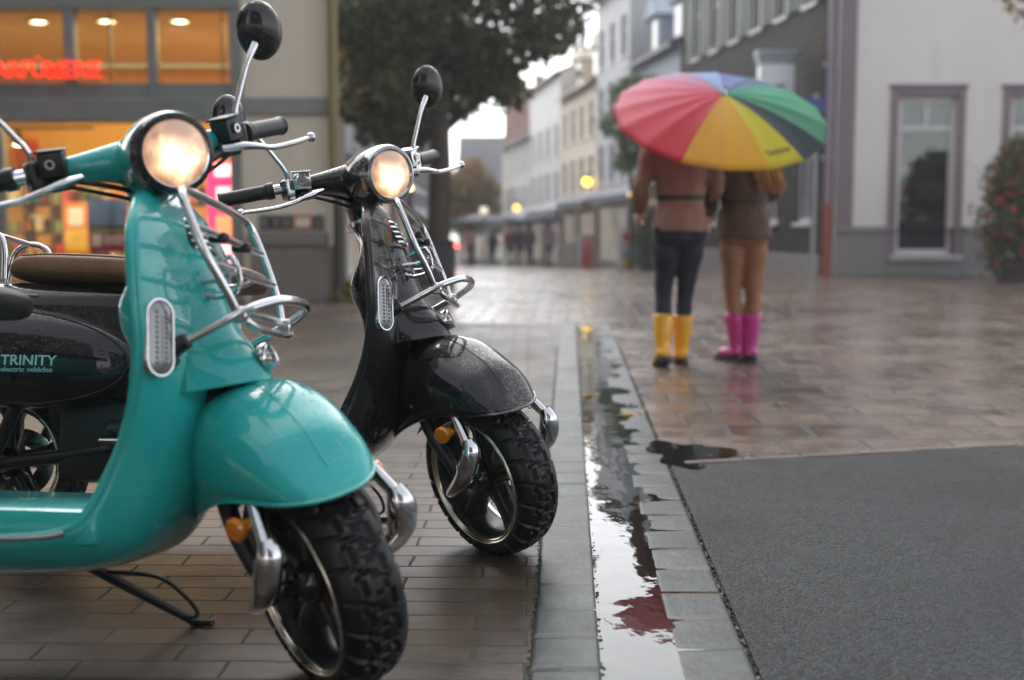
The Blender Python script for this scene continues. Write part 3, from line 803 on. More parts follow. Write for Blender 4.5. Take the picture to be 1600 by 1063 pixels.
        if lettering and sg < 0:
            tx = MB()
            for body, size, x0, z0, shr, bold, spc in (('TRINITY', .0345, -1.160, .4445, .06, .0004, 1.0), ('electric vehicles', .0162, -1.160, .4285, .0, .0003, 1.02)):
                t_ = text_mb(body, size, .0008, Matrix.Identity(4), bold, shr, spacing=spc)
                for (vx, vy, vz) in t_.v: pass
                w0 = max(q[0] for q in t_.v); k_ = .137 / w0 if body == 'TRINITY' else .126 / w0
                t_.v = [(x0 + q[0] * k_, -bulge(x0 + q[0] * k_, z0 + q[1]) - .0012 - q[2], z0 + q[1]) for q in t_.v]
                tx.add(t_.v, t_.f)
            # small three-lobed mark in front of the words
            for a in (90, 210, 330):
                tx.lathe([(0, .0085), (.002, .0085), (.002, .0045), (0, .0045)], (-1.183 + .010 * math.cos(R(a)), -bulge(-1.183, .452) - .0005, .452 + .012 * math.sin(R(a))), (0, -1, 0), 18, True)
            obj('lettering', tx, M_LETTER, po, smooth=False)
    se = MB(); rg_ = []
    for x_, hw, z0, z1 in ((-.605, .05, .665, .69), (-.622, .10, .648, .703), (-.68, .125, .645, .714), (-.78, .135, .650, .722), (-.95, .142, .655, .733), (-1.10, .14, .660, .738), (-1.19, .125, .665, .735), (-1.225, .10, .672, .712), (-1.235, .06, .68, .695)):
        rg_.append([(x_ + .018 * (1 - math.sin(a)) * (1 if x_ > -1.0 else -1) * 0, hw * math.copysign(abs(math.cos(a)) ** .6, math.cos(a)), (z0 + z1) / 2 + (z1 - z0) / 2 * math.copysign(abs(math.sin(a)) ** .7, math.sin(a))) for a in np.linspace(0, 2 * math.pi, 32, endpoint=False)])
    se.loft(catmull(np.array(rg_).reshape(len(rg_), -1), 5).reshape(-1, 32, 3)); so_ = obj('seat', se, M_SEAT if lettering else M_SEATD, root, angle=60)
    pp = MB()
    for sg in (-1, 1): pp.tube([(-.62, sg * .115, .700), (-.78, sg * .134, .709), (-.95, sg * .141, .720), (-1.10, sg * .139, .725), (-1.18, sg * .126, .724)], .0028, 6, 5)
    obj('seat_piping', pp, M_SEAT if lettering else M_SEATD, so_)
    ra = MB()
    for sg in (-1, 1): ra.tube([(-1.225, sg * .12, .665), (-1.228, sg * .12, .735), (-1.245, sg * .12, .775), (-1.29, sg * .12, .788), (-1.33, sg * .12, .765), (-1.345, sg * .12, .71), (-1.35, sg * .12, .665)], .0078, 10, 5)
    ra.tube([(-1.29, -.12, .788), (-1.29, .12, .788)], .0075, 10)
    obj('grab_rail', ra, M_CHR, root)
    wheel(root, (-1.25, 0, .2), idn)
    sa = MB()
    for sg in (-1, 1):
        sa.tube([(-.80, sg * .10, .27), (-1.0, sg * .10, .235), (-1.25, sg * .095, .2)], [.02, .018, .016], 10, 4)
        sa.tube([(-1.25, sg * .11, .2), (-1.19, sg * .115, .33), (-1.14, sg * .12, .42)], .016, 10, 4)
    sa.bbox((-1.08, -.115, .16), (-.68, .115, .40), .03, 2); sa.bbox((-1.12, -.10, .30), (-.9, .10, .44), .03, 2)
    obj('swing_arm', sa, M_BLK, root)
    tl = MB(); tl.ball((-1.55, 0, .585), .045, .45, 1, .8, 18, 12); obj('tail_light', tl, simple('red_lens', (.35, .01, .01), .2, coat=1) if 'red_lens' not in MATS else MATS['red_lens'], root)
    # ---- side stand on the near side, foot on the ground
    inv = Mw.inverted()
    gp_ = Mw @ Vector((-.345, .30, 0)); gp_.z = .008; foot = inv @ gp_
    kd = MB(); top_ = Vector((-.455, -.02, .215))
    kd.tube([top_, top_.lerp(foot, .5), foot], [.0105, .010, .008], 10)
    kd.tube([foot + Vector((-.012, 0, .002)), foot + Vector((.038, -.012, .004))], .0075, 8)
    kd.tube([top_.lerp(foot, .18) + Vector((.004, 0, 0)), top_.lerp(foot, .45) + Vector((.05, -.02, .03)), top_.lerp(foot, .62) + Vector((.07, -.03, .018)), top_.lerp(foot, .8) + Vector((.05, -.01, 0)), top_.lerp(foot, .92)], .0042, 8, 5)
    kd.cyl(top_ + Vector((0, -.02, .005)), top_ + Vector((0, .03, .005)), .016, 12)
    obj('side_stand', kd, M_BLK, root)
    return root

M_TEAL = paint('teal_enamel', (.018, .40, .385), keep=.28, rough=.25)
M_BLACKP = paint('black_enamel', (.003, .003, .004), keep=.62, rough=.2)
M_DCHR = chrome('dark_chrome', (.35, .35, .36), .12)
scooter('teal retro scooter with lit headlight and chrome front rack, nearest the camera', -.328, 1.98, R(-6.1), R(-9.3), R(-51.5), M_TEAL, M_BLKG, M_BLK, M_CHR, False)
scooter('glossy black retro scooter with lit headlight and brown seat standing behind the teal one', -.051, 2.827, R(-5.5), R(-9.6), R(-48.2), M_BLACKP, M_DCHR, M_CHR, M_CHR, True)

# ================================================================== BUILDINGS
M_GLASS = glass('clear_shop_glass')
def dark_pane(name, col=(.02, .022, .026)):
    m, nt, p, out = new_mat(name)
    nt.links.new(mixc(nt, noise(nt, coords(nt), .9, 2), tuple(c * .5 for c in col), tuple(c * 1.8 for c in col)), p.inputs['Base Color'])
    p.inputs['Roughness'].default_value = .04; p.inputs['Specular IOR Level'].default_value = .8
    return m
M_PANE = dark_pane('dark_window_pane')
def plaster(name, rgb, var=.1, rough=.75):
    m, nt, p, out = new_mat(name)
    c = lin(rgb); co = coords(nt)
    mp = N(nt, 'ShaderNodeMapping'); mp.inputs['Scale'].default_value = (1, 1, .25); nt.links.new(co, mp.inputs[0])
    n1 = noise(nt, co, .7, 4); n2 = noise(nt, mp.outputs[0], 3, 5)
    b = mixc(nt, ramp(nt, n1, .3, .7), tuple(v * (1 - var) for v in c), tuple(min(1, v * (1 + var * .5)) for v in c))
    b = mixc(nt, mathn(nt, 'MULTIPLY', ramp(nt, n2, .55, .8), .35), b, tuple(v * .6 for v in c))
    nt.links.new(b, p.inputs['Base Color']); p.inputs['Roughness'].default_value = rough
    bump(nt, p, noise(nt, co, 60, 4), .4, .004)
    return m
def coursed(name, c1, c2, mort, bw, rh, axis='XZ', rough=.5, ms=.008, depth=.006):
    """slates, bricks or roof tiles in courses on an upright or pitched face"""
    m, nt, p, out = new_mat(name)
    co = coords(nt); sp = N(nt, 'ShaderNodeSeparateXYZ'); nt.links.new(co, sp.inputs[0])
    cb = N(nt, 'ShaderNodeCombineXYZ'); nt.links.new(sp.outputs[0], cb.inputs[0])
    nt.links.new(sp.outputs[2], cb.inputs[1])
    nt.links.new(mathn(nt, 'ADD', sp.outputs[0], sp.outputs[1]), cb.inputs[0])
    b = N(nt, 'ShaderNodeTexBrick'); b.inputs['Scale'].default_value = 1; b.inputs['Brick Width'].default_value = bw; b.inputs['Row Height'].default_value = rh
    b.inputs['Mortar Size'].default_value = ms; b.inputs['Color1'].default_value = (*c1, 1); b.inputs['Color2'].default_value = (*c2, 1); b.inputs['Mortar'].default_value = (*mort, 1)
    nt.links.new(cb.outputs[0], b.inputs[0])
    base = mixc(nt, mathn(nt, 'MULTIPLY', noise(nt, co, 2.5, 4), .5), b.outputs['Color'], tuple(c * .55 for c in c1))
    nt.links.new(base, p.inputs['Base Color']); p.inputs['Roughness'].default_value = rough
    bump(nt, p, mathn(nt, 'SUBTRACT', 1.0, b.outputs['Fac']), .8, depth)
    return m

def wall_holes(mb, x0, x1, z0, z1, rects, reveal, y=0.0):
    """front skin of a wall with real openings and their reveals"""
    X = sorted({x0, x1, *[r[0] for r in rects], *[r[2] for r in rects]}); Zs = sorted({z0, z1, *[r[1] for r in rects], *[r[3] for r in rects]})
    X = [v for v in X if x0 <= v <= x1]; Zs = [v for v in Zs if z0 <= v <= z1]
    for i in range(len(X) - 1):
        for j in range(len(Zs) - 1):
            cx, cz = (X[i] + X[i + 1]) / 2, (Zs[j] + Zs[j + 1]) / 2
            if any(r[0] < cx < r[2] and r[1] < cz < r[3] for r in rects): continue
            mb.quad((X[i], y, Zs[j]), (X[i + 1], y, Zs[j]), (X[i + 1], y, Zs[j + 1]), (X[i], y, Zs[j + 1]))
    for a, b, c, d in rects:
        mb.quad((a, y, b), (a, y + reveal, b), (a, y + reveal, d), (a, y, d)); mb.quad((c, y, b), (c, y, d), (c, y + reveal, d), (c, y + reveal, b))
        mb.quad((a, y, d), (a, y + reveal, d), (c, y + reveal, d), (c, y, d)); mb.quad((a, y, b), (c, y, b), (c, y + reveal, b), (a, y + reveal, b))
def window(root, r, fm, pm, y=.07, t=.05, cols=2, rowz=(), sill=None, d=.05):
    a, b, c, e = r
    w = MB()
    w.bbox((a, y, b), (a + t, y + d, e), .006, 1); w.bbox((c - t, y, b), (c, y + d, e), .006, 1)
    w.bbox((a + t, y, e - t), (c - t, y + d, e), .006, 1); w.bbox((a + t, y, b), (c - t, y + d, b + t), .006, 1)
    for i in range(1, cols):
        x = a + (c - a) * i / cols; w.bbox((x - t * .4, y + .004, b + t), (x + t * .4, y + d - .004, e - t), .004, 1)
    for z in rowz:
        w.bbox((a + t, y + .002, z - t * .4), (c - t, y + d - .002, z + t * .4), .004, 1)
    o = obj('window', w, fm, root)
    p = MB(); p.box((a + t * .5, y + d * .4, b + t * .5), (c - t * .5, y + d * .6, e - t * .5)); obj('pane', p, pm, o, smooth=False)
    if sill:
        s = MB(); s.bbox((a - .05, -.06, b - .06), (c + .05, y, b - .002), .008, 1); obj('sill', s, sill, o)
    return o

M_WHITEF = simple('white_window_paint', lin((215, 210, 212)), .45, var=.05)
M_ROOFR = coursed('red_roof_tiles', lin((120, 70, 54)), lin((150, 92, 70)), lin((60, 36, 30)), .22, .2, ms=.02, depth=.02)
M_ROOFG = coursed('grey_roof_slates', lin((84, 84, 92)), lin((104, 104, 112)), lin((44, 44, 50)), .24, .18, ms=.015, depth=.015)
M_AWN = simple('grey_awning_cloth', lin((150, 152, 160)), .7, var=.08)
M_AWNB = simple('blue_grey_awning_cloth', lin((112, 114, 128)), .7, var=.08)
m, nt, p, out = new_mat('added_glow_pane'); M_ADDGLOW = m  # pane glow added to lighten the dark ground floors along the street
vv = N(nt, 'ShaderNodeTexVoronoi'); vv.inputs['Scale'].default_value = 1.6; nt.links.new(coords(nt), vv.inputs['Vector'])
hs2 = N(nt, 'ShaderNodeHueSaturation'); hs2.inputs['Saturation'].default_value = .45; nt.links.new(vv.outputs['Color'], hs2.inputs['Color'])
cc_ = mixc(nt, .55, hs2.outputs[0], (.8, .66, .5)); nt.links.new(cc_, p.inputs['Emission Color']); p.inputs['Emission Strength'].default_value = .08
nt.links.new(cc_, p.inputs['Base Color']); p.inputs['Roughness'].default_value = .1
M_SHOPDK = simple('dark_shopfront', lin((104, 98, 98)), .4, var=.3, vscale=2)

def house(name, label, P0, P1, h, depth, wm, rm, ncol, floors, z0=None, ridge=1.6, shop=2.1, awn=None, wsize=(.75, 1.15), chimney=False, dormers=0, gable=False, frame=None, group=None, step=1.75):
    P0, P1 = Vector(P0), Vector(P1); d = P1 - P0; W = d.length
    base = min(zg(P0.y), zg(P1.y)) - .05 if z0 is None else z0
    root = thing(name, label, 'building', (P0.x, P0.y, base), math.atan2(d.y, d.x), group)
    rects = []; pitch = W / ncol
    for f in range(floors):
        for i in range(ncol):
            cx = pitch * (i + .5); zz = shop + .55 + f * step
            if zz + wsize[1] < h - .1: rects.append((cx - wsize[0] / 2, zz, cx + wsize[0] / 2, zz + wsize[1]))
    sh = []
    for i in range(max(1, ncol // 2)):
        pw = W / max(1, ncol // 2); sh.append((pw * i + .18, .25, pw * (i + 1) - .18, shop - .1))
    w = MB(); wall_holes(w, 0, W, 0, h, rects + sh, .14)
    w.quad((0, 0, 0), (0, 0, h), (0, depth, h), (0, depth, 0)); w.quad((W, 0, 0), (W, depth, 0), (W, depth, h), (W, 0, h))
    w.quad((0, depth, 0), (0, depth, h), (W, depth, h), (W, depth, 0)); w.quad((0, 0, h), (W, 0, h), (W, depth, h), (0, depth, h))
    if gable:
        for x in (0, W): pass
        w.add([(0, 0, h), (W, 0, h), (W / 2, 0, h + ridge)], [(0, 1, 2)]); w.add([(0, depth, h), (W / 2, depth, h + ridge), (W, depth, h)], [(0, 1, 2)])
    else:
        for x in (0, W): w.add([(x, 0, h), (x, depth, h), (x, depth / 2, h + ridge)], [(0, 1, 2)])
    obj('wall', w, wm, root, smooth=False)
    for r in rects: window(root, r, frame or M_WHITEF, M_PANE, cols=2, rowz=(r[1] + (r[3] - r[1]) * .68,), sill=M_WHITEF)
    for r in sh:
        s = MB(); t = .07
        s.bbox((r[0], .06, r[1]), (r[0] + t, .12, r[3]), .006, 1); s.bbox((r[2] - t, .06, r[1]), (r[2], .12, r[3]), .006, 1); s.bbox((r[0] + t, .06, r[3] - t), (r[2] - t, .12, r[3]), .006, 1); s.bbox((r[0] + t, .06, r[1]), (r[2] - t, .12, r[1] + t), .006, 1)
        so_ = obj('shopfront', s, M_SHOPDK, root); p = MB(); p.box((r[0] + .03, .08, r[1] + .03), (r[2] - .03, .1, r[3] - .03)); obj('pane', p, M_ADDGLOW, so_, smooth=False)
    if rm is not None:
        ro = MB(); o_ = .28; t = .08
        if gable:
            sl2 = ridge / (W / 2)
            for sx in (0, 1):
                xa, xb = (-o_, W / 2) if sx == 0 else (W + o_, W / 2)
                za = h - o_ * sl2; 
                V = [(xa, -o_, za), (xb, -o_, h + ridge), (xb, depth + o_, h + ridge), (xa, depth + o_, za)]
                V += [(x, y, z + t) for x, y, z in V]; ro.add(V, [(0, 1, 2, 3), (4, 5, 6, 7), (0, 1, 5, 4), (1, 2, 6, 5), (2, 3, 7, 6), (3, 0, 4, 7)])
        else:
            sl2 = ridge / (depth / 2)
            for sy in (0, 1):
                ya, yb = (-o_, depth / 2) if sy == 0 else (depth + o_, depth / 2)
                za = h - o_ * sl2
                V = [(-.06, ya, za), (-.06, yb, h + ridge), (W + .06, yb, h + ridge), (W + .06, ya, za)]
                V += [(x, y, z + t) for x, y, z in V]; ro.add(V, [(0, 1, 2, 3), (4, 5, 6, 7), (0, 1, 5, 4), (1, 2, 6, 5), (2, 3, 7, 6), (3, 0, 4, 7)])
        rf = obj('roof', ro, rm, root, smooth=False)
        if chimney:
            c_ = MB(); c_.bbox((W * .3, depth * .4, h + ridge * .5), (W * .3 + .5, depth * .4 + .5, h + ridge + .7), .02, 1); c_.bbox((W * .3 - .04, depth * .4 - .04, h + ridge + .7), (W * .3 + .54, depth * .4 + .54, h + ridge + .8), .02, 1); obj('chimney', c_, MATS['red_brick'] if 'red_brick' in MATS else wm, rf)
        for i in range(dormers):
            cx = W * (i + .5) / dormers; dm = MB()
            dm.box((cx - .55, .35, h + .1), (cx + .55, 2.2, h + 1.15)); dm.add([(cx - .7, .2, h + 1.15), (cx + .7, .2, h + 1.15), (cx, .2, h + 1.65), (cx - .7, 2.4, h + 1.15), (cx + .7, 2.4, h + 1.15), (cx, 2.4, h + 1.65)], [(0, 1, 2), (3, 5, 4), (0, 2, 5, 3), (1, 4, 5, 2), (0, 3, 4, 1)])
            do = obj('dormer', dm, wm, rf, smooth=False); p = MB(); p.bbox((cx - .38, .325, h + .3), (cx + .38, .36, h + 1.05), .01, 1); obj('dormer_window', p, M_PANE, do)
    if awn:
        am, za, out_ = awn; n_ = max(1, ncol // 2); pw = W / n_
        for i in range(n_):
            a = MB(); xa, xb = pw * i + .1, pw * (i + 1) - .1
            V = [(xa, -.02, za + .45), (xb, -.02, za + .45), (xb, -out_, za), (xa, -out_, za)]
            a.add(V + [(x, y, z + .02) for x, y, z in V], [(0, 1, 2, 3), (4, 5, 6, 7), (0, 1, 5, 4), (1, 2, 6, 5), (2, 3, 7, 6), (3, 0, 4, 7)])
            a.box((xa, -out_, za - .16), (xb, -out_ + .02, za)); obj('awning', a, am, root, smooth=False)
    return root

# ---- the perfumery on the left, with its lit room
SY = 12.8
M_CREAM = plaster('cream_render', (214, 204, 184), .05)
M_FRAME = simple('grey_shopfront_metal', lin((126, 130, 126)), .38, .2, var=.08)
M_PLINTH = plaster('taupe_plinth', (122, 114, 108), .1, .6)
M_ROOMW = plaster('warm_room_wall', (226, 176, 84), .06)
M_ROOMC = plaster('room_ceiling', (232, 214, 180), .03)
sx = lambda px, py=300: at(px, py, SY).x
szz = lambda py, px=300: at(px, py, SY).z
S0 = (sx(-260), SY, 0); shop = thing('perfumery', 'cream rendered perfumery with tall grey framed shop windows and a warmly lit room', 'shop', (0, SY, 0))
xl, xr = -9.0, sx(517)
ztop, zsp0, zbeam1, zbeam0 = szz(14), szz(130), szz(155), szz(190)
xf0 = sx(378)
# wall right of the windows, its return and the upper wall
w = MB()
w.box((xf0, 0, 0), (xr, .3, 6.2)); w.box((xl, 0, ztop + .12), (xf0, .3, 6.2)); w.add([(xr - .3, .3, 0), (xr, .3, 0), (xr - 1.1, 5.2, 0), (xr - 1.4, 5.2, 0), (xr - .3, .3, 6.2), (xr, .3, 6.2), (xr - 1.1, 5.2, 6.2), (xr - 1.4, 5.2, 6.2)], [(0, 3, 2, 1), (4, 5, 6, 7), (1, 2, 6, 5), (2, 3, 7, 6), (3, 0, 4, 7), (0, 1, 5, 4)]); w.box((xl, 5.0, 0), (xr - 1.41, 5.2, 6.2))
w.box((xl - .3, 0, 0), (xl, 5.2, 6.2)); w.box((xl, .3, 6.0), (xr - 1.45, 5.0, 6.19))
obj('wall', w, M_CREAM, shop, smooth=False)
w = MB(); w.bbox((xl, -.05, zbeam0), (xf0 + .02, .28, zbeam1), .01, 1); w.bbox((xl, -.05, ztop), (xf0 + .02, .28, ztop + .14), .01, 1)
obj('lintel', w, M_FRAME, shop)
w = MB(); w.bbox((xf0, -.035, szz(180)), (xr + .02, 0, szz(153)), .008, 1); obj('string_course', w, simple('grey_band', lin((134, 134, 130)), .6), shop)
w = MB(); w.bbox((sx(392), -.06, 0), (sx(537, 420), .0, szz(384)), .012, 1); w.bbox((sx(388), -.10, szz(384)), (sx(512), .0, szz(362)), .012, 1); obj('plinth', w, M_PLINTH, shop)
mull = [(-400, -385), (-265, -250), (-145, -130), (-22, -8), (101, 117), (231, 245), (359, 379)]
for k in range(len(mull)):
    a_, b_ = mull[k]
    w = MB(); w.bbox((sx(a_, 90), -.03, zbeam1), (sx(b_, 90), .12, ztop), .006, 1); mo_ = obj('mullion', w, M_FRAME, shop)
    if k < len(mull) - 1:
        c_ = mull[k + 1][0]
        w = MB(); t = .03
        xa, xb = sx(b_, 90), sx(c_, 90)
        w.bbox((xa, .0, zbeam1), (xb, .1, zsp0), .006, 1); pw_ = obj('spandrel', w, M_FRAME, mo_)
        w = MB(); w.box((xa, .04, zsp0), (xb, .05, ztop)); obj('pane', w, M_GLASS, mo_, smooth=False)
lower = [(-420, -404), (-235, -222), (-10, 6), (361, 379)]
for k in range(len(lower)):
    a_, b_ = lower[k]
    w = MB(); w.bbox((sx(a_, 300), -.02, 0), (sx(b_, 300), .12, zbeam0), .006, 1); mo_ = obj('shopfront_post', w, M_FRAME, shop)
    if k < len(lower) - 1:
        xa, xb = sx(b_, 300), sx(lower[k + 1][0], 300)
        w = MB(); w.bbox((xa, 0, 0), (xb, .1, .22), .006, 1); obj('shopfront_base', w, M_FRAME, mo_)
        w = MB(); w.box((xa, .04, .22), (xb, .05, zbeam0)); obj('pane', w, M_GLASS, mo_, smooth=False)
# the room behind the glass
ZC = szz(14) + .10
w = MB(); w.quad((xl, 4.98, 0), (xr - 1.38, 4.98, 0), (xr - 1.38, 4.98, ZC), (xl, 4.98, ZC)); w.quad((xr - .33, .31, 0), (xr - 1.38, 4.98, 0), (xr - 1.38, 4.98, ZC), (xr - .33, .31, ZC)); w.quad((xl + .01, .31, 0), (xl + .01, 4.98, 0), (xl + .01, 4.98, ZC), (xl + .01, .31, ZC))
w.quad((xf0, .31, 0), (xr - .31, .31, 0), (xr - .31, .31, ZC), (xf0, .31, ZC))
obj('room_wall', w, M_ROOMW, shop, smooth=False)
w = MB(); w.add([(xl, .31, ZC), (xr - .33, .31, ZC), (xr - 1.38, 4.98, ZC), (xl, 4.98, ZC), (xl, .31, ZC + .08), (xr - .33, .31, ZC + .08), (xr - 1.38, 4.98, ZC + .08), (xl, 4.98, ZC + .08)], [(0, 3, 2, 1), (4, 5, 6, 7), (0, 1, 5, 4), (1, 2, 6, 5), (2, 3, 7, 6), (3, 0, 4, 7)])
obj('ceiling', w, M_ROOMC, shop, smooth=False)
w = MB(); w.add([(xl, .13, .012), (xr - .33, .13, .012), (xr - 1.38, 4.98, .012), (xl, 4.98, .012)], [(0, 1, 2, 3)]); obj('room_floor', w, simple('room_floor_tiles', lin((150, 120, 84)), .3), shop, smooth=False)
# a mezzanine rail seen as a dark line through the upper panes
w = MB(); w.bbox((xl, 2.2, szz(108) * 1.12), (xf0, 2.24, szz(105) * 1.12 + .03), .004, 1); obj('gallery_rail', w, M_FRAME, shop)

w = MB()
for px in (73, 145, 328): w.bbox((sx(px, 90) - .012, .55, zbeam1), (sx(px, 90) + .012, .60, ZC - .06), .003, 1)
w.bbox((xl, .56, szz(124)), (xf0, .60, szz(122)), .003, 1)
obj('inner_glazing_bar', w, M_FRAME, shop)
w = MB(); w.add([(xl, 1.2, zbeam1 + .05), (xf0 - .4, 2.8, zbeam1 + .05), (xf0 - .4, 2.8, zbeam1 + .32), (xl, 1.2, zbeam1 + .32)], [(0, 1, 2, 3)]); solidify(obj('inner_beam', w, M_ROOMC, shop, smooth=False), .12)
def area(name, loc, sx_, sy_, power, col, rot=(0, 0, 0)):
    l = bpy.data.lights.new(name, 'AREA'); l.shape = 'RECTANGLE'; l.size, l.size_y = sx_, sy_; l.energy = power; l.color = col
    o = bpy.data.objects.new(name, l); COL.objects.link(o); o.location = loc; o.rotation_euler = rot; return o
area('shop_ceiling_lamp', (-4.8, SY + 2.4, ZC - .1), 5.0, 3.2, 130, (1, .68, .30))
area('poster_fill_light', (-4.6, SY + .28, zbeam0 - .03), 4.5, .2, 60, (1, .72, .4))  # fill light without a fixture, added to brighten the poster fronts
M_DOWN = emit('lit_downlight', (1, .82, .5), 7)
M_DOWNR = simple('downlight_ring', lin((230, 225, 210)), .3)
for i, (px, py, lab) in enumerate([(60, 31, 'small lit downlight above the sign at the far left'), (167, 30, 'lit ceiling downlight in the middle upper pane'), (281, 30, 'lit ceiling downlight in the upper pane beside the cream wall')]):
    d = _ray(px, py); t = (ZC - CAM_H) / d[2]; loc = (d[0] * t, d[1] * t, ZC)
    th = thing('ceiling_light', lab, 'ceiling light', loc, group='downlights in the perfumery ceiling')
    w = MB(); w.lathe([(0, .13), (-.03, .13), (-.035, .10), (-.012, .095)], (0, 0, 0), (0, 0, 1), 24); obj('ring', w, M_DOWNR, th)
    w = MB(); w.lathe([(-.014, .095), (-.03, .05), (-.032, 0)], (0, 0, 0), (0, 0, 1), 24); obj('bulb', w, M_DOWN, th)
p_ = at(28, 222, SY + 1.2); th = thing('spotlight', 'lit spotlight on a rail behind the lower shop window', 'spotlight', (p_.x, p_.y, p_.z))
w = MB(); w.cyl((0, 0, -.02), (0, -.02, .10), .07, 18, .05); w.cyl((0, 0, .08), (0, 0, .16), .02, 8); w.bbox((-.5, -.02, .15), (.9, .02, .18), .004, 1); obj('housing', w, M_BLK, th)
w = MB(); w.lathe([(0, .062), (-.02, .05), (-.028, 0)], (0, 0, -.02), (0, 0, 1), 18); obj('bulb', w, M_DOWN, th)
# red lettering over the shop window
cap = szz(98) - szz(125)
t_ = text_mb('PARFÜMERIE', 1.0, .012, Matrix.Identity(4), .004)
we = max(q[0] for q in t_.v); q_ = text_mb('P', 1.0, .03, Matrix.Identity(4), .012); wp = max(q[0] for q in q_.v) * 1.06; hc_ = max(q[2] if False else q[1] for q in q_.v)
x1_, x0_ = sx(167, 110), sx(1, 110); kx = (x1_ - x0_) / (we - wp); kz = cap / hc_
t_.v = [(x1_ + (q[0] - we) * kx, -.16 - q[2], szz(125) + q[1] * kz) for q in t_.v]
so_ = obj('shop_sign', t_, emit('red_sign_letters', (1, .025, .006), .5), None, smooth=False); so_.location = (0, SY, 0)
tag(so_, 'glowing red letters spelling PARFÜMERIE across the upper shop window', 'shop sign')
w = MB(); w.bbox((sx(-70), -.12, szz(128)), (sx(168), -.06, szz(126)), .004, 1); w.bbox((sx(-70), -.12, szz(112)), (sx(168), -.09, szz(110)), .003, 1)
rl = obj('sign_rail', w, M_FRAME, so_)
# things in the window
def poster(name, label, cat, x0, x1, z0, z1, Yp, mats, bands, group=None):
    th = thing(name, label, cat, ((x0 + x1) / 2, Yp, z0), group=group)
    w = MB(); W2 = (x1 - x0) / 2; H = z1 - z0
    w.bbox((-W2, 0, 0), (W2, .03, H), .004, 1); obj('panel', w, mats[0], th)
    for (a, b, c, d, mi) in bands:
        q = MB(); q.box((-W2 + a * 2 * W2, -.006, b * H), (-W2 + c * 2 * W2, -.001, d * H)); obj('print', q, mats[mi], th, smooth=False)
    return th
M_MAG = simple('magenta_print', lin((190, 30, 110)), .4); M_BLUEP = simple('blue_print', lin((90, 120, 180)), .4, var=.3, vscale=4); M_WPR = simple('white_print', lin((235, 225, 220)), .4)
M_GRNP = simple('olive_print', lin((120, 120, 50)), .5, var=.4, vscale=12); M_PINKL = emit('lit_pink_panel', (1, .03, .2), .5); M_ORP = simple('orange_print', lin((220, 130, 60)), .5, var=.4, vscale=5)
pa = lambda px, py, Y: at(px, py, Y)
a, b = pa(139, 395, 13.2), pa(198, 311, 13.2)
poster('advert_poster', 'poster of blue sky over a magenta text panel inside the shop window', 'poster', a.x, b.x, a.z, b.z, 13.2, [M_MAG, M_BLUEP, M_GRNP, M_WPR], [(.0, .45, 1, 1, 1), (.0, .38, 1, .52, 2), (.1, .12, .32, .34, 3), (.42, .26, .95, .30, 3), (.42, .17, .9, .21, 3)])
a, b = pa(326, 420, 13.3), pa(366, 252, 13.3)
poster('lit_display', 'tall glowing pink display panel at the right end of the shop window', 'display', a.x, b.x, a.z, b.z, 13.3, [M_PINKL, emit('lit_pale_panel', (1, .55, .6), .9), M_MAG, emit('lit_orange_panel', (1, .3, .12), .7)], [(.35, .62, .95, .76, 1), (.3, .86, .95, .97, 1), (.3, .30, .9, .50, 3), (.3, .06, .9, .24, 1)])
a, b = pa(101, 398, 13.9), pa(137, 316, 13.9)
poster('advert_poster', 'narrow yellow and orange poster behind the handlebar of the teal scooter', 'poster', a.x, b.x, a.z, b.z, 13.9, [M_ORP, simple('yellow_print', lin((225, 180, 60)), .5, var=.3, vscale=8), M_WPR], [(.05, .05, .95, .5, 1), (.2, .55, .8, .9, 2)])
for k, (px0, px1, lab) in enumerate([(22, 60, 'orange and pink portrait poster on the back wall of the shop'), (-60, -10, 'pale portrait poster at the left of the shop room')]):
    a, b = pa(px0, 300, 17.5), pa(px1, 215, 17.5)
    poster('portrait_poster', lab, 'poster', a.x, b.x, a.z, b.z, 17.5, [M_ORP, simple('portrait_print_%d' % k, lin((170 - 50 * k, 90 + 60 * k, 60 + 40 * k)), .5, var=.6, vscale=4), simple('red_print_%d' % k, lin((200, 60, 50)), .5)], [(.1, .1, .7, .95, 1), (.72, .2, .98, .9, 2)])
M_SHELF = simple('shop_shelf_board', lin((120, 96, 60)), .5)
goods = [simple('carton_%d' % i, lin(c), .4) for i, c in enumerate([(220, 90, 70), (235, 200, 150), (150, 170, 90), (230, 150, 60), (120, 60, 60), (240, 225, 200)])]
for k, (px, lab) in enumerate([(20, 'shop shelf of small cartons behind the seat of the black scooter'), (270, 'shop shelf of small cartons behind the teal headlight'), (100, 'shop shelf of small cartons in the middle of the lit room'), (190, 'shop shelf of small cartons behind the magenta poster'), (335, 'shop shelf of small cartons behind the pink display')]):
    c = pa(px, 400, 14.6); th = thing('display_shelf', lab, 'shelf', (c.x, 14.6, .012), group='shelves in the perfumery')
    w = MB(); 
    for z in (.0, .35, .7, 1.05): w.bbox((-.5, 0, z), (.5, .35, z + .035), .004, 1)
    for x in (-.5, .47): w.bbox((x, 0, .0), (x + .03, .35, 1.3), .004, 1)
    obj('board', w, M_SHELF, th)
    for z in (.385, .735, 1.085):
        x = -.44
        while x < .4:
            wd, hh = rng.uniform(.07, .15), rng.uniform(.1, .22); q = MB(); q.bbox((x, .05, z), (x + wd, .2, z + hh), .004, 1)
            o = obj('carton', q, goods[rng.integers(6)]); o.parent = None; o.location = (c.x, 14.6, .012)
            tag(o, 'small coloured perfume carton standing on a lit shop shelf', 'carton', 'cartons on the shop shelves'); x += wd + rng.uniform(.02, .06)
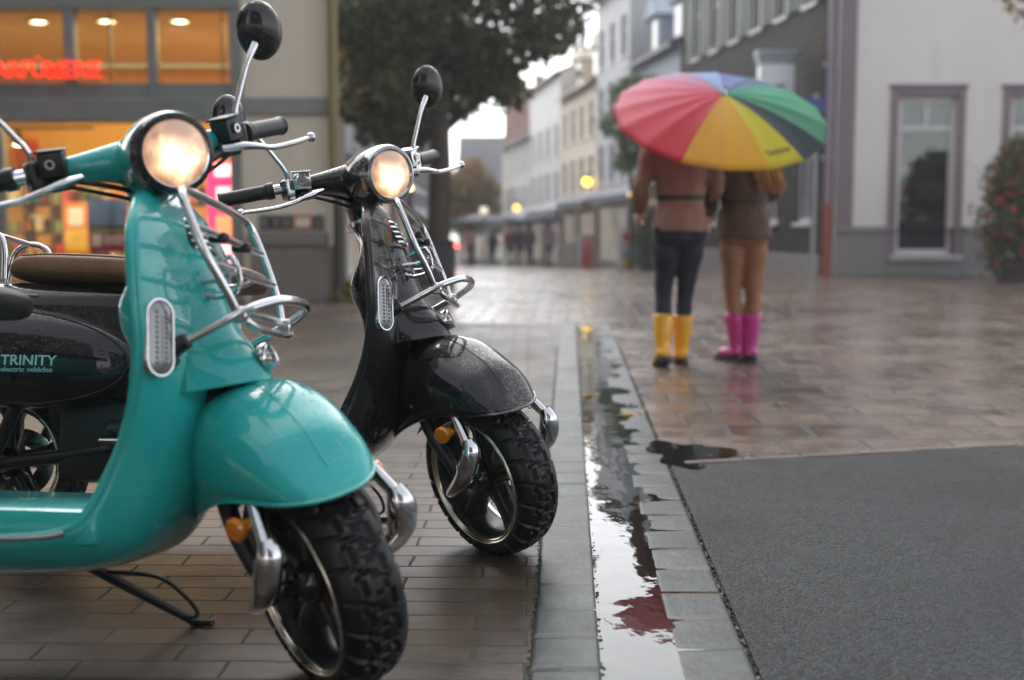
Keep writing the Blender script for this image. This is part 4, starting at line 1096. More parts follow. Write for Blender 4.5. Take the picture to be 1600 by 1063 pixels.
# framed notices on the cream wall
th = thing('notice_board', 'row of small dark notices with one red bordered sheet on the cream wall', 'notice board', (0, SY, 0))
M_DKN = simple('dark_notice', lin((58, 58, 58)), .4, var=.5, vscale=12); M_REDB = simple('red_border', lin((176, 92, 72)), .5); M_PAPER = simple('cream_paper', lin((222, 212, 190)), .6)
zz0, zz1 = szz(359, 450), szz(336, 450)
for a_, b_, red in ((406, 423, 0), (424, 440, 0), (441, 457, 0), (459, 489, 1), (491, 506, 0)):
    w = MB(); w.bbox((sx(a_, 350), -.03, zz0), (sx(b_, 350), -.002, zz1), .004, 1); o = obj('notice', w, M_REDB if red else M_DKN, th)
    w = MB(); w.box((sx(a_ + 4, 350), -.036, zz0 + .03), (sx(b_ - 4, 350), -.032, zz1 - .03)); obj('sheet', w, M_PAPER if red else simple('grey_print', lin((110, 108, 104)), .5, var=.6, vscale=25) if 'grey_print' not in MATS else MATS['grey_print'], o, smooth=False)
# rainwater pipe at the corner
xp = sx(525)
w = MB(); w.cyl((xp, SY - .1, szz(300)), (xp, SY - .1, 6.2), .058, 16); dp = obj('downpipe', w, simple('olive_pipe', lin((126, 112, 66)), .45)); tag(dp, 'olive green rainwater pipe on the corner of the cream perfumery', 'drainpipe')
w = MB(); w.cyl((xp + .04, SY - .1, 0), (xp + .04, SY - .1, szz(300)), .065, 16); w.cyl((xp + .01, SY - .1, szz(300) - .03), (xp + .01, SY - .1, szz(300) + .03), .075, 16); obj('lower_pipe', w, simple('dark_pipe', lin((52, 44, 36)), .4), dp)

# ---- the slate-hung house and the white corner house on the right
def facx(D): return 5.15 - .139 * (D - 19.5)
M_SLATE = coursed('brown_slate_cladding', lin((52, 46, 44)), lin((70, 62, 59)), lin((22, 20, 20)), .26, .14, ms=.012, depth=.012, rough=.75); M_SLATE.node_tree.nodes['Principled BSDF'].inputs['Specular IOR Level'].default_value = .2
M_SHUT = simple('dark_green_shutter', lin((28, 58, 46)), .5)
P0, P1 = Vector((facx(28.0), 28.0, 0)), Vector((facx(19.6), 19.6, 0)); d = P1 - P0; W = d.length
slate = thing('slate_house', 'brown slate hung house with green shutters beside the white corner house', 'building', (P0.x, P0.y, -.28), math.atan2(d.y, d.x))
Lx = lambda D: W * (28.0 - D) / 8.4
rects = [(Lx(D) - .27, 4.82, Lx(D) + .27, 6.35) for D in (20.25, 21.55, 22.85, 24.15, 25.45, 26.75)]
low = [(Lx(D) - .33, 1.15, Lx(D) + .33, 2.85) for D in (20.35, 21.9, 23.5, 25.1, 26.7)]
w = MB(); wall_holes(w, 0, W, .6, 8.0, rects + low, .14); w.quad((0, 0, .0), (0, 6, 0), (0, 6, 8), (0, 0, 8)); w.quad((W, 0, 0), (W, 0, 8), (W, 6, 8), (W, 6, 0)); w.quad((0, 0, 8), (W, 0, 8), (W, 6, 8), (0, 6, 8))
obj('wall', w, M_SLATE, slate, smooth=False)
M_STONE = plaster('grey_base_stone', (134, 130, 132), .1, .6)
w = MB(); w.bbox((0, -.06, 0), (W, .1, .6), .012, 1); obj('plinth', w, M_STONE, slate)
for r in rects:
    wo_ = window(slate, r, M_WHITEF, M_PANE, y=.05, t=.06, cols=2, rowz=(5.8,), sill=M_WHITEF)
    for sgn in (-1, 1):
        s = MB(); xa = r[0] - .36 if sgn < 0 else r[2] + .06
        s.bbox((xa, -.05, r[1]), (xa + .30, -.012, r[3]), .006, 1)
        for q in range(16): s.bbox((xa + .04, -.062, r[1] + .06 + q * .09), (xa + .26, -.046, r[1] + .11 + q * .09), .003, 1)
        obj('shutter', s, M_SHUT, wo_)
    s = MB()
    for xa in (r[0] - .055, r[2] + .003): s.bbox((xa, -.03, r[1]), (xa + .052, .05, r[3]), .004, 1)
    obj('casing', s, M_WHITEF, wo_)
for r in low: window(slate, r, M_WHITEF, M_PANE, y=.05, t=.07, cols=2, rowz=(2.3,), sill=M_WHITEF)
w = MB(); sl2 = .9
V = [(-.1, -.4, 7.9), (W + .1, -.4, 7.9), (W + .1, 3, 10.5), (-.1, 3, 10.5), (-.1, 6.3, 7.9), (W + .1, 6.3, 7.9)]
w.add(V, [(0, 1, 2, 3), (3, 2, 5, 4)]); ro_ = obj('roof', w, M_ROOFG, slate, smooth=False); solidify(ro_, .1)

CY = 19.4
cx = lambda px, py=300: at(px, py, CY).x
cz = lambda py, px=1440: at(px, py, CY).z
M_WREND = plaster('white_corner_render', (226, 221, 218), .06)
M_MAUVE = plaster('mauve_grey_stone', (128, 114, 122), .08, .6)
corner = thing('corner_house', 'white rendered corner house with mauve grey stone trim and tall shop windows', 'building', (0, CY, 0))
x0c, x1c = cx(1308), 16.0
r1 = (cx(1400), cz(398), cx(1492), cz(150)); wd = r1[2] - r1[0]; r2 = (cx(1574), cz(398), cx(1574) + wd, cz(150)); r3 = (r2[2] + 1.1, r1[1], r2[2] + 1.1 + wd, r1[3])
w = MB(); wall_holes(w, x0c, x1c, cz(356), 7.0, [r1, r2, r3], .2); wall_holes(w, x0c, x1c, .0, cz(356), [(a_[0], cz(398), a_[2], cz(356)) for a_ in (r1, r2, r3)], .2)
w.quad((x0c, 0, 0), (x0c, 0, 7), (x0c, 7, 7), (x0c, 7, 0)); w.quad((x0c, 0, 7), (x1c, 0, 7), (x1c, 7, 7), (x0c, 7, 7)); w.quad((x1c, 0, 0), (x1c, 7, 0), (x1c, 7, 7), (x1c, 0, 7)); w.quad((x0c, 7, 0), (x0c, 7, 7), (x1c, 7, 7), (x1c, 7, 0))
obj('wall', w, M_WREND, corner, smooth=False)
w = MB(); w.bbox((x0c - .02, -.05, cz(356)), (cx(1332), .0, 7.0), .01, 1); obj('corner_pilaster', w, M_MAUVE, corner)
edges_ = [x0c - .02, r1[0] - .13, r1[2] + .13, r2[0] - .13, r2[2] + .13, r3[0] - .13, r3[2] + .13, x1c]
w = MB()
for i in range(0, 8, 2): w.bbox((edges_[i], -.07, 0), (edges_[i + 1], 0, cz(363)), .012, 1); w.bbox((edges_[i], -.11, cz(363)), (edges_[i + 1], 0, cz(354)), .012, 1)
for i in (1, 3, 5): w.bbox((edges_[i], -.07, 0), (edges_[i + 1], 0, cz(408)), .012, 1)
obj('plinth', w, M_STONE, corner)
M_ROOMD = simple('dim_room', lin((96, 84, 70)), .8)
M_NAVY = simple('navy_window_film', lin((34, 38, 96)), .4); M_PAP = simple('notice_paper', lin((200, 205, 215)), .6); M_LAMPW = emit('lit_warm_lamp', (1, .75, .4), 5)
for k, r in enumerate((r1, r2, r3)):
    wo_ = window(corner, r, M_WHITEF, M_GLASS, y=.09, t=.085, cols=1, rowz=(cz(200),), d=.07)
    s = MB(); xm = (r[0] + r[2]) / 2; s.bbox((xm - .03, .095, cz(198)), (xm + .03, .155, r[3] - .08), .004, 1); obj('glazing_bar', s, M_WHITEF, wo_)
    s = MB(); t = .125
    s.bbox((r[0] - t, -.04, r[1]), (r[0], .02, r[3] + t), .012, 1); s.bbox((r[2], -.04, r[1]), (r[2] + t, .02, r[3] + t), .012, 1); s.bbox((r[0], -.04, r[3]), (r[2], .02, r[3] + t), .012, 1); s.bbox((r[0] - t - .03, -.065, r[3] + t), (r[2] + t + .03, .02, r[3] + t + .06), .012, 1)
    obj('surround', s, M_MAUVE, wo_)
    s = MB(); s.bbox((r[0] - .12, -.13, r[1] - .10), (r[2] + .12, .09, r[1] - .002), .012, 1); obj('sill', s, plaster('pale_sill_%d' % k, (190, 180, 184)), wo_)
    s = MB(); s.box((r[0] - .4, 1.9, r[1] - .3), (r[2] + .4, 1.95, r[3] + .3)); s.box((r[0] - .4, .2, r[1] - .35), (r[2] + .4, 1.9, r[1] - .3)); s.box((r[0] - .45, .2, r[1] - .3), (r[0] - .4, 1.9, r[3] + .3)); s.box((r[2] + .4, .2, r[1] - .3), (r[2] + .45, 1.9, r[3] + .3)); s.box((r[0] - .4, .2, r[3] + .3), (r[2] + .4, 1.9, r[3] + .35))
    obj('room', s, M_ROOMD, wo_, smooth=False)
    s = MB(); s.box((r[0] + .08, .12, r[1] + .08), (r[2] - .08, .125, r[1] + .32)); obj('window_film', s, M_NAVY, wo_, smooth=False)
# things in the corner shop's window
th = thing('sticker_column', 'column of pale and pink stickers inside the tall window of the white house', 'stickers', (r1[0] + .16, CY + .135, r1[1] + .55))
for i, c in enumerate([(200, 190, 200), (190, 110, 130), (210, 205, 215), (180, 100, 120), (130, 170, 180), (205, 200, 205)]):
    s = MB(); s.bbox((-.06, 0, i * .155), (.08, .004, i * .155 + .135), .001, 1); obj('sticker', s, simple('sticker_%d' % i, lin(c), .5), th)
for nm, px0, px1, py0, py1 in (('upper', 1450, 1474, 252, 278), ('lower', 1447, 1474, 285, 318)):
    a, b = at(px0, py1, CY + .6), at(px1, py0, CY + .6); s = MB(); s.bbox((a.x, 0, a.z), (b.x, .01, b.z), .002, 1); o = obj('notice_sheet', s, M_PAP); o.location = (0, CY + .6, 0)
    tag(o, 'pale paper notice hanging behind the glass of the white house, the %s one' % nm, 'notice', 'notices in the corner shop window')
p_ = at(1451, 265, CY + 1.2); th = thing('pendant_lamp', 'small lit pendant lamp inside the window of the white house', 'lamp', p_)
s = MB(); s.ball((0, 0, 0), .06); obj('bulb', s, M_LAMPW, th); s = MB(); s.cyl((0, 0, .05), (0, 0, 1.4), .008, 6); s.cyl((0, 0, .03), (0, 0, .1), .04, 12, .02); obj('cord', s, M_BLK, th)
# rainwater pipe between the two houses, its foot painted red
px_ = at(1291, 380, 19.15); w = MB(); w.cyl((px_.x, 19.15, cz(322)), (px_.x, 19.15, 7.2), .055, 14); dp = obj('downpipe', w, simple('mauve_pipe', lin((138, 124, 138)), .4)); tag(dp, 'mauve rainwater pipe with a rust red foot at the corner of the slate house', 'drainpipe')
w = MB(); w.cyl((px_.x, 19.15, 0), (px_.x, 19.15, cz(322)), .065, 14); w.cyl((px_.x, 19.15, cz(328)), (px_.x, 19.15, cz(318)), .08, 14); obj('pipe_foot', w, simple('rust_red_pipe', lin((146, 66, 52)), .5), dp)
for z in (1.9, 3.4, 4.9): w = MB(); w.bbox((px_.x - .075, 19.1, z), (px_.x + .075, 19.35, z + .05), .006, 1); obj('bracket', w, M_FRAME, dp)
# hanging lantern sign
a, b = at(1180, 222, 20.4), at(1244, 80, 20.4)
th = thing('lantern_sign', 'white lantern shaped hanging sign with grey cap on the slate house', 'sign', ((a.x + b.x) / 2, 20.4, a.z)); W2 = (b.x - a.x) / 2; Hh = b.z - a.z
s = MB(); s.bbox((-W2 * .9, -.12, 0), (W2 * .9, .12, Hh * .86), .02, 2); obj('box', s, simple('white_sign_panel', lin((214, 220, 224)), .35, var=.04), th)
s = MB(); s.bbox((-W2 * .97, -.14, Hh * .86), (W2 * .97, .14, Hh * .93), .012, 2); s.bbox((-W2 * 1.04, -.16, Hh * .93), (W2 * 1.04, .16, Hh), .012, 2); obj('cap', s, simple('grey_sign_cap', lin((140, 150, 160)), .4), th)
s = MB(); s.bbox((W2 * 1.0, -.02, Hh * .95), (W2 * 1.35, .02, Hh * 1.0), .004, 1); s.bbox((W2 * .9, -.02, Hh * .1), (W2 * 1.35, .02, Hh * .14), .004, 1); obj('bracket', s, M_FRAME, th)
t_ = text_mb('g', .62, .004, Matrix.Identity(4), .0, .2); s = MB(); s.add([(q[0] - .16, -.123 - q[2], Hh * .45 + q[1]) for q in t_.v], t_.f); obj('emblem', s, simple('grey_emblem', lin((120, 130, 145)), .5), th, smooth=False)
# street name post
pp_ = gnd(1268, 436); th = thing('sign_post', 'thin grey post with a small blue plate in front of the slate house', 'sign post', (pp_.x, pp_.y, 0))
zt = at(1266, 150, pp_.y).z; s = MB(); s.cyl((0, 0, 0), (0, 0, zt), .036, 12); s.cyl((0, 0, zt), (0, 0, zt + .03), .042, 12); obj('pole', s, simple('galvanised_post', lin((150, 152, 158)), .35, .6), th)
s = MB(); s.bbox((-.16, -.05, zt - .26), (.16, -.035, zt - .04), .006, 1); obj('plate', s, simple('blue_sign_plate', lin((44, 62, 130)), .4), th)

# ---- houses down the street
MATS['red_brick'] = coursed('red_brick', lin((118, 74, 62)), lin((140, 92, 76)), lin((120, 110, 104)), .22, .075)
def fp(D): return (facx(D), D, 0)
HC = plaster('pale_grey_house', (196, 196, 198)); HB = plaster('pale_blue_house', (168, 178, 192)); HW = plaster('white_house', (226, 224, 220)); HY = plaster('cream_house', (228, 216, 194)); HD = plaster('grey_house', (150, 148, 150))
G_ST = 'houses down the shopping street'
house('town_house', 'blue grey house with slate roof and dormers next to the slate hung house', fp(33), fp(28.1), 5.6, 6, HB, M_ROOFG, 3, 2, dormers=2, awn=(M_AWNB, 2.0, 1.2), group=G_ST)
house('town_house', 'tall pale grey house with rows of windows behind the umbrella', fp(37.4), fp(33.1), 8.3, 6, HC, M_ROOFG, 3, 3, awn=(M_AWNB, 2.05, 1.3), group=G_ST)
house('town_house', 'cream gabled house with a brown tiled roof and dormer along the street', fp(43.6), fp(37.5), 6.2, 6, HY, M_ROOFR, 4, 2, dormers=2, ridge=2.0, awn=(M_AWN, 2.05, 1.3), group=G_ST)
house('town_house', 'white three storey house with blue grey awning in the middle of the row', fp(51), fp(43.7), 7.4, 6, HW, M_ROOFR, 4, 3, ridge=1.2, awn=(M_AWN, 2.1, 1.4), group=G_ST)
house('town_house', 'low white house with pale gable near the end of the street', fp(60), fp(51.1), 5.9, 6, HW, M_ROOFG, 5, 2, ridge=1.6, awn=(M_AWN, 2.1, 1.2), group=G_ST)
house('brick_house', 'tall red brown brick house with steep tiled roof closing the row', (-.35, 63, 0), (5, 63, 0), 6.6, 7, MATS['red_brick'], M_ROOFR, 3, 2, ridge=3.0, group=G_ST, chimney=True)
house('gabled_house', 'distant grey house with broad gabled roof at the end of the street', (-3.6, 78, 0), (.8, 78, 0), 5.2, 8, HD, M_ROOFG, 4, 2, ridge=3.4, group=G_ST)
house('town_house', 'pale house just behind the perfumery, half hidden by the dark tree', (-2.75, 19.6, 0), (-2.85, 33, 0), 6.5, 6, HC, M_ROOFR, 6, 2, awn=(M_AWN, 2.0, .6), group=G_ST)
house('town_house', 'grey house further along the left side behind the tree trunk', (-2.95, 33.2, 0), (-3.2, 56, 0), 5.6, 6, HD, M_ROOFG, 8, 2, awn=(M_AWN, 2.0, .6), group=G_ST)
house('town_house', 'far white house beyond the autumn tree on the left', (-5.2, 62, 0), (-4.8, 90, 0), 6.5, 7, HW, M_ROOFR, 6, 2, group=G_ST)

# ================================================================== PLANTS
def leaf_mat(name, cols, rough=.45, trans=.25):
    m, nt, p, out = new_mat(name)
    gi = N(nt, 'ShaderNodeNewGeometry'); r_ = N(nt, 'ShaderNodeValToRGB'); e = r_.color_ramp.elements
    e[0].color = (*lin(cols[0]), 1); e[1].color = (*lin(cols[-1]), 1)
    for i, c in enumerate(cols[1:-1]):
        q = e.new((i + 1) / (len(cols) - 1)); q.color = (*lin(c), 1)
    nt.links.new(gi.outputs['Random Per Island'], r_.inputs[0]); nt.links.new(r_.outputs[0], p.inputs['Base Color'])
    p.inputs['Roughness'].default_value = rough
    nt.nodes.remove(out); out = N(nt, 'ShaderNodeOutputMaterial')
    tl = N(nt, 'ShaderNodeBsdfTranslucent'); nt.links.new(r_.outputs[0], tl.inputs[0])
    mx = N(nt, 'ShaderNodeMixShader'); mx.inputs[0].default_value = trans
    nt.links.new(p.outputs[0], mx.inputs[1]); nt.links.new(tl.outputs[0], mx.inputs[2]); nt.links.new(mx.outputs[0], out.inputs[0])
    return m
def leaves(blobs, n, size, seed, shell=.55, droop=0.3):
    """n folded leaves spread through the given ellipsoids (x,y,z,rx,ry,rz,weight)"""
    g = np.random.default_rng(seed); B = np.array(blobs, float); wgt = B[:, 6] / B[:, 6].sum()
    k = g.choice(len(B), n, p=wgt); d = g.normal(size=(n, 3)); d /= np.linalg.norm(d, axis=1)[:, None]
    rad = shell + (1 - shell) * g.random(n) ** .6; rad *= 1 + .16 * g.normal(size=n)
    c = B[k, :3] + d * B[k, 3:6] * rad[:, None]
    t = d + g.normal(size=(n, 3)) * .8 + [0, 0, -droop]; t /= np.linalg.norm(t, axis=1)[:, None]
    u = g.normal(size=(n, 3)); u -= t * (u * t).sum(1)[:, None]; u /= np.linalg.norm(u, axis=1)[:, None]; nn = np.cross(t, u)
    s = size * (.6 + .8 * g.random(n))[:, None]
    V = np.stack([c - t * s * .5, c + u * s * .32 + nn * s * .1, c + t * s * .55, c - u * s * .32 + nn * s * .1], 1).reshape(-1, 3)
    i4 = np.arange(n) * 4
    Fq = np.stack([np.stack([i4, i4 + 1, i4 + 2], 1), np.stack([i4, i4 + 2, i4 + 3], 1)], 1).reshape(-1, 3)
    mb = MB(); mb.v = V.tolist(); mb.f = Fq.tolist(); mb.mi = [0] * len(mb.f); return mb
M_BARK = simple('wet_bark', lin((62, 52, 44)), .6, bumpd=.01, var=.3, vscale=8)
def tree(label, base, trunk_r, trunk_top, blobs, n, size, lm, seed, name='street_tree', group=None, limbs=7, shell=.5, lean=(0, 0)):
    root = thing(name, label, 'tree', base, group=group)
    t = MB(); g = np.random.default_rng(seed + 1)
    tp = np.array([lean[0], lean[1], trunk_top])
    t.tube([(0, 0, -.05), (0, 0, .12), tp * .5 + [.03, 0, 0], tp], [trunk_r * 1.5, trunk_r * 1.08, trunk_r * .92, trunk_r * .75], 14, 6)
    for i in range(limbs):
        b = blobs[g.integers(len(blobs))]; e = np.array(b[:3]) + g.normal(size=3) * np.array(b[3:6]) * .35
        s = tp * (.72 + .28 * g.random()); m_ = (s + e) / 2 + [0, 0, .15] + g.normal(size=3) * .1
        t.tube([s, m_, e], [trunk_r * .42, trunk_r * .26, trunk_r * .07], 7, 4)
    obj('trunk', t, M_BARK, root)
    c = leaves(blobs, n, size, seed, shell); obj('crown', c, lm, root, smooth=False, weld=False)
    return root
L_DARK = leaf_mat('dark_bronze_leaves', [(44, 58, 42), (62, 84, 50), (80, 92, 52), (112, 84, 50), (78, 100, 60)], trans=.4)
L_GRN = leaf_mat('green_leaves', [(54, 78, 40), (84, 110, 56), (108, 122, 60), (70, 96, 48)])
L_AUT = leaf_mat('autumn_leaves', [(96, 100, 44), (150, 124, 50), (176, 112, 56), (120, 118, 54)])
L_YEL = leaf_mat('yellow_leaves', [(150, 110, 40), (200, 150, 50), (90, 90, 40)])
L_RED = leaf_mat('red_blossom', [(150, 40, 40), (200, 66, 60), (176, 50, 48)])
TB = Vector((at(682, 400, 16.5).x, 16.5, 0))
g_ = np.random.default_rng(5); bl = []
for (px, py, r) in ((575, 60, .55), (640, 40, .75), (590, 150, .5), (625, 215, .38), (690, 70, .8), (740, 110, .55), (790, 60, .6), (850, 30, .5), (880, 40, .42), (800, 135, .32), (720, 150, .4), (760, -20, .7), (660, -60, .9), (580, -40, .7), (850, -50, .6), (650, 150, .5), (770, 120, .42), (560, 110, .4), (600, 190, .34), (905, 10, .3), (840, 80, .3), (560, 30, .5), (555, 170, .3), (610, 100, .6), (640, 190, .4), (720, 90, .6), (680, 20, .6), (580, 215, .25)):
    c = at(px, py, 16.5) - TB; bl.append((c.x, g_.normal() * .55, c.z, r * .95, r * 1.2, r * .8, r ** 2.2))
tree('big dark bronze leaved tree on a thick trunk beside the perfumery', TB, .17, 2.7, bl, 17000, .12, L_DARK, 11, limbs=12, shell=.35, lean=(.05, 0))
a, b = at(640, 440, 16.0), at(708, 380, 16.0)
th = thing('planter', 'dark square planter box at the foot of the big tree', 'planter', ((a.x + b.x) / 2, 16.4, 0)); wd = (b.x - a.x) / 2
w = MB(); M_PLN = simple('dark_planter_metal', lin((70, 64, 72)), .5, .2)
w.bbox((-wd, -.33, 0), (wd, -.27, b.z), .01, 1); w.bbox((-wd, .24, 0), (wd, .30, b.z), .01, 1); w.bbox((-wd, -.27, 0), (-wd + .06, .24, b.z), .01, 1); w.bbox((wd - .06, -.27, 0), (wd, .24, b.z), .01, 1); w.bbox((-wd + .06, -.27, 0), (wd - .06, .24, b.z * .86), .01, 1); w.bbox((-wd - .02, -.36, b.z), (wd + .02, -.25, b.z + .05), .01, 1)
obj('box', w, M_PLN, th)
b_ = Vector((at(738, 350, 58).x, 58, zg(58)))
def blob(base, lst, D): 
    o = []
    for px, py, r in lst:
        c = at(px, py, D) - Vector(base); o.append((c.x, rng.normal() * r * .5, c.z, r, r, r * .8, r ** 2))
    return o
tree('orange and green autumn tree far down the street', b_, .14, 2.6, blob(b_, [(735, 285, 1.1), (715, 305, .8), (757, 300, .8), (725, 330, .9), (755, 332, .8), (740, 262, .6), (712, 335, .7)], 58), 3500, .26, L_AUT, 21, group='trees in the street')
b_ = Vector((at(690, 350, 66).x, 66, zg(66)))
tree('dull green tree behind the autumn tree at the end of the street', b_, .16, 2.6, blob(b_, [(700, 330, 1.3), (670, 320, 1.3), (780, 340, 1.0), (725, 345, 1.2)], 66), 2600, .3, L_GRN, 22, group='trees in the street')
b_ = Vector((at(985, 350, 26).x, 26, zg(26)))
tree('slim green street tree showing left of the rainbow umbrella', b_, .05, 2.3, blob(b_, [(985, 150, .5), (1015, 140, .45), (965, 195, .4), (990, 230, .42), (1010, 190, .5), (975, 255, .25)], 26), 3200, .1, L_GRN, 23, group='trees in the street')
b_ = Vector((at(1015, 400, 25.5).x, 25.5, zg(25.5)))
th = thing('clipped_shrub', 'tall clipped green shrub standing behind the woman in jeans', 'shrub', b_)
c = leaves([(0, 0, .3, .36, .36, .34, 1), (0, 0, .72, .36, .36, .4, 1.2), (.02, 0, 1.1, .3, .3, .3, .8)], 3200, .075, 31, .6); obj('foliage', c, leaf_mat('shrub_leaves', [(40, 62, 34), (66, 92, 48), (52, 76, 40)]), th, smooth=False, weld=False)
w = MB(); w.tube([(0, 0, -.02), (0, 0, .6), (.03, 0, 1.2)], [.05, .04, .02], 8, 3); obj('stem', w, M_BARK, th)
b_ = Vector((at(1592, 428, 17.6).x, 17.6, 0))
th = thing('flowering_bush', 'tall rounded bush dotted with red flowers in front of the white house', 'bush', b_)
s_ = b_.y / F_PX
bb = [(0, 0, .45, .52, .5, .42, 1), (0, 0, .95, .60, .55, .5, 1.4), (.05, 0, 1.45, .56, .5, .42, 1.2), (.08, 0, 1.85, .42, .4, .3, .7)]
c = leaves(bb, 6500, .075, 33, .6); obj('foliage', c, leaf_mat('bush_leaves', [(46, 62, 36), (80, 96, 48), (62, 82, 44), (104, 104, 56)]), th, smooth=False, weld=False)
c = leaves([(x, y, z, rx * 1.04, ry * 1.04, rz * 1.04, w_) for x, y, z, rx, ry, rz, w_ in bb], 620, .085, 34, .9); obj('blossom', c, L_RED, th, smooth=False, weld=False)
w = MB(); w.tube([(0, 0, -.02), (0, 0, .8), (.05, 0, 1.7)], [.07, .05, .02], 8, 3); obj('stem', w, M_BARK, th)
w = MB(); w.lathe([(0, 0), (0, .3), (.3, .36), (.33, .36), (.33, .32), (.2, .3), (.2, 0)], (0, 0, 0), (0, 0, 1), 28); obj('pot', w, M_PLN, th)
b_ = Vector((7.6, 15.0, 0))
tree('tree outside the right edge with a few yellow leaves hanging into view', b_, .14, 3.2, [(c.x - b_.x, 0, c.z - b_.z, r, r, r * .8, r * r) for c, r in ((at(1592, 14, 15), .14), (at(1570, -12, 15), .16), (at(1620, -40, 15), .4), (at(1600, -90, 15), .6), (at(1700, -120, 15), .9), (at(1612, 40, 15), .1))], 2600, .1, L_YEL, 41)
# weeds along the foot of the perfumery
mm = leaves([(sx(545, 460), SY - .05, .10, .12, .1, .12, 1), (sx(560, 460), SY + .1, .08, .1, .1, .1, .7), (sx(535, 460), SY - .1, .05, .1, .06, .06, .5)], 260, .09, 51, .3, -1.2)
struct(obj('weeds', mm, leaf_mat('weed_leaves', [(96, 110, 40), (150, 150, 60), (80, 100, 44)]), smooth=False, weld=False), 'stuff', 'yellow green weeds growing at the foot of the perfumery corner', 'weeds')
# fallen leaves lying on the wet paving
g_ = np.random.default_rng(61); fm = MB()
spots_ = [(1222, 430), (1262, 432), (1238, 427), (916, 622), (1215, 634), (838, 452), (1180, 425), (1310, 440), (985, 650), (1340, 560), (760, 470), (1500, 430), (1420, 434)]
for px, py in spots_:
    for _ in range(3):
        c = gnd(px + g_.normal() * 12, py + g_.normal() * 2); a = g_.random() * 6.28; s = .022 + .015 * g_.random()
        t = np.array([math.cos(a), math.sin(a), 0]); u = np.array([-t[1], t[0], 0]); c = np.array([c.x, c.y, .008])
        fm.add([c - t * s, c + u * s * .6 + [0, 0, .008], c + t * s, c - u * s * .6 + [0, 0, .007]], [(0, 1, 2), (0, 2, 3)])
struct(obj('fallen_leaves', fm, L_YEL, smooth=False, weld=False), 'stuff', 'a few yellow autumn leaves lying on the wet paving', 'leaves')
# drain grating in the square
c = gnd(1302, 485); w = MB(); w.bbox((-.38, -.07, -.02), (.38, .07, .006), .004, 1)
for i in range(18): w.bbox((-.36 + i * .041, -.055, .006), (-.335 + i * .041, .055, .012), .002, 1)
o = obj('drain_grating', w, simple('iron_grating', lin((60, 56, 58)), .4, .5)); o.location = c; tag(o, 'long dark iron drain grating set in the wet square', 'drain')

# ================================================================== PEOPLE
def ering(c, hw, hd, n=24, p=.85, tilt=0):
    o = []
    for i in range(n):
        a = 2 * math.pi * i / n
        x = hw * math.copysign(abs(math.cos(a)) ** p, math.cos(a)); y = hd * math.copysign(abs(math.sin(a)) ** p, math.sin(a))
        o.append((c[0] + x, c[1] + y, c[2] + tilt * x))
    return o
def eloft(mb, rows, n=24, sub=4):
    A = catmull(np.array(rows, float), sub)
    mb.loft([ering(r[:3], r[3], r[4], n) for r in A]); return mb
M_SKIN = simple('skin', lin((214, 166, 140)), .5, var=.06)
M_LIP = simple('lips', lin((176, 96, 92)), .4); M_EYE = simple('eye_dark', (.02, .015, .012), .2); M_EYEW = simple('eye_white', (.7, .7, .68), .2)

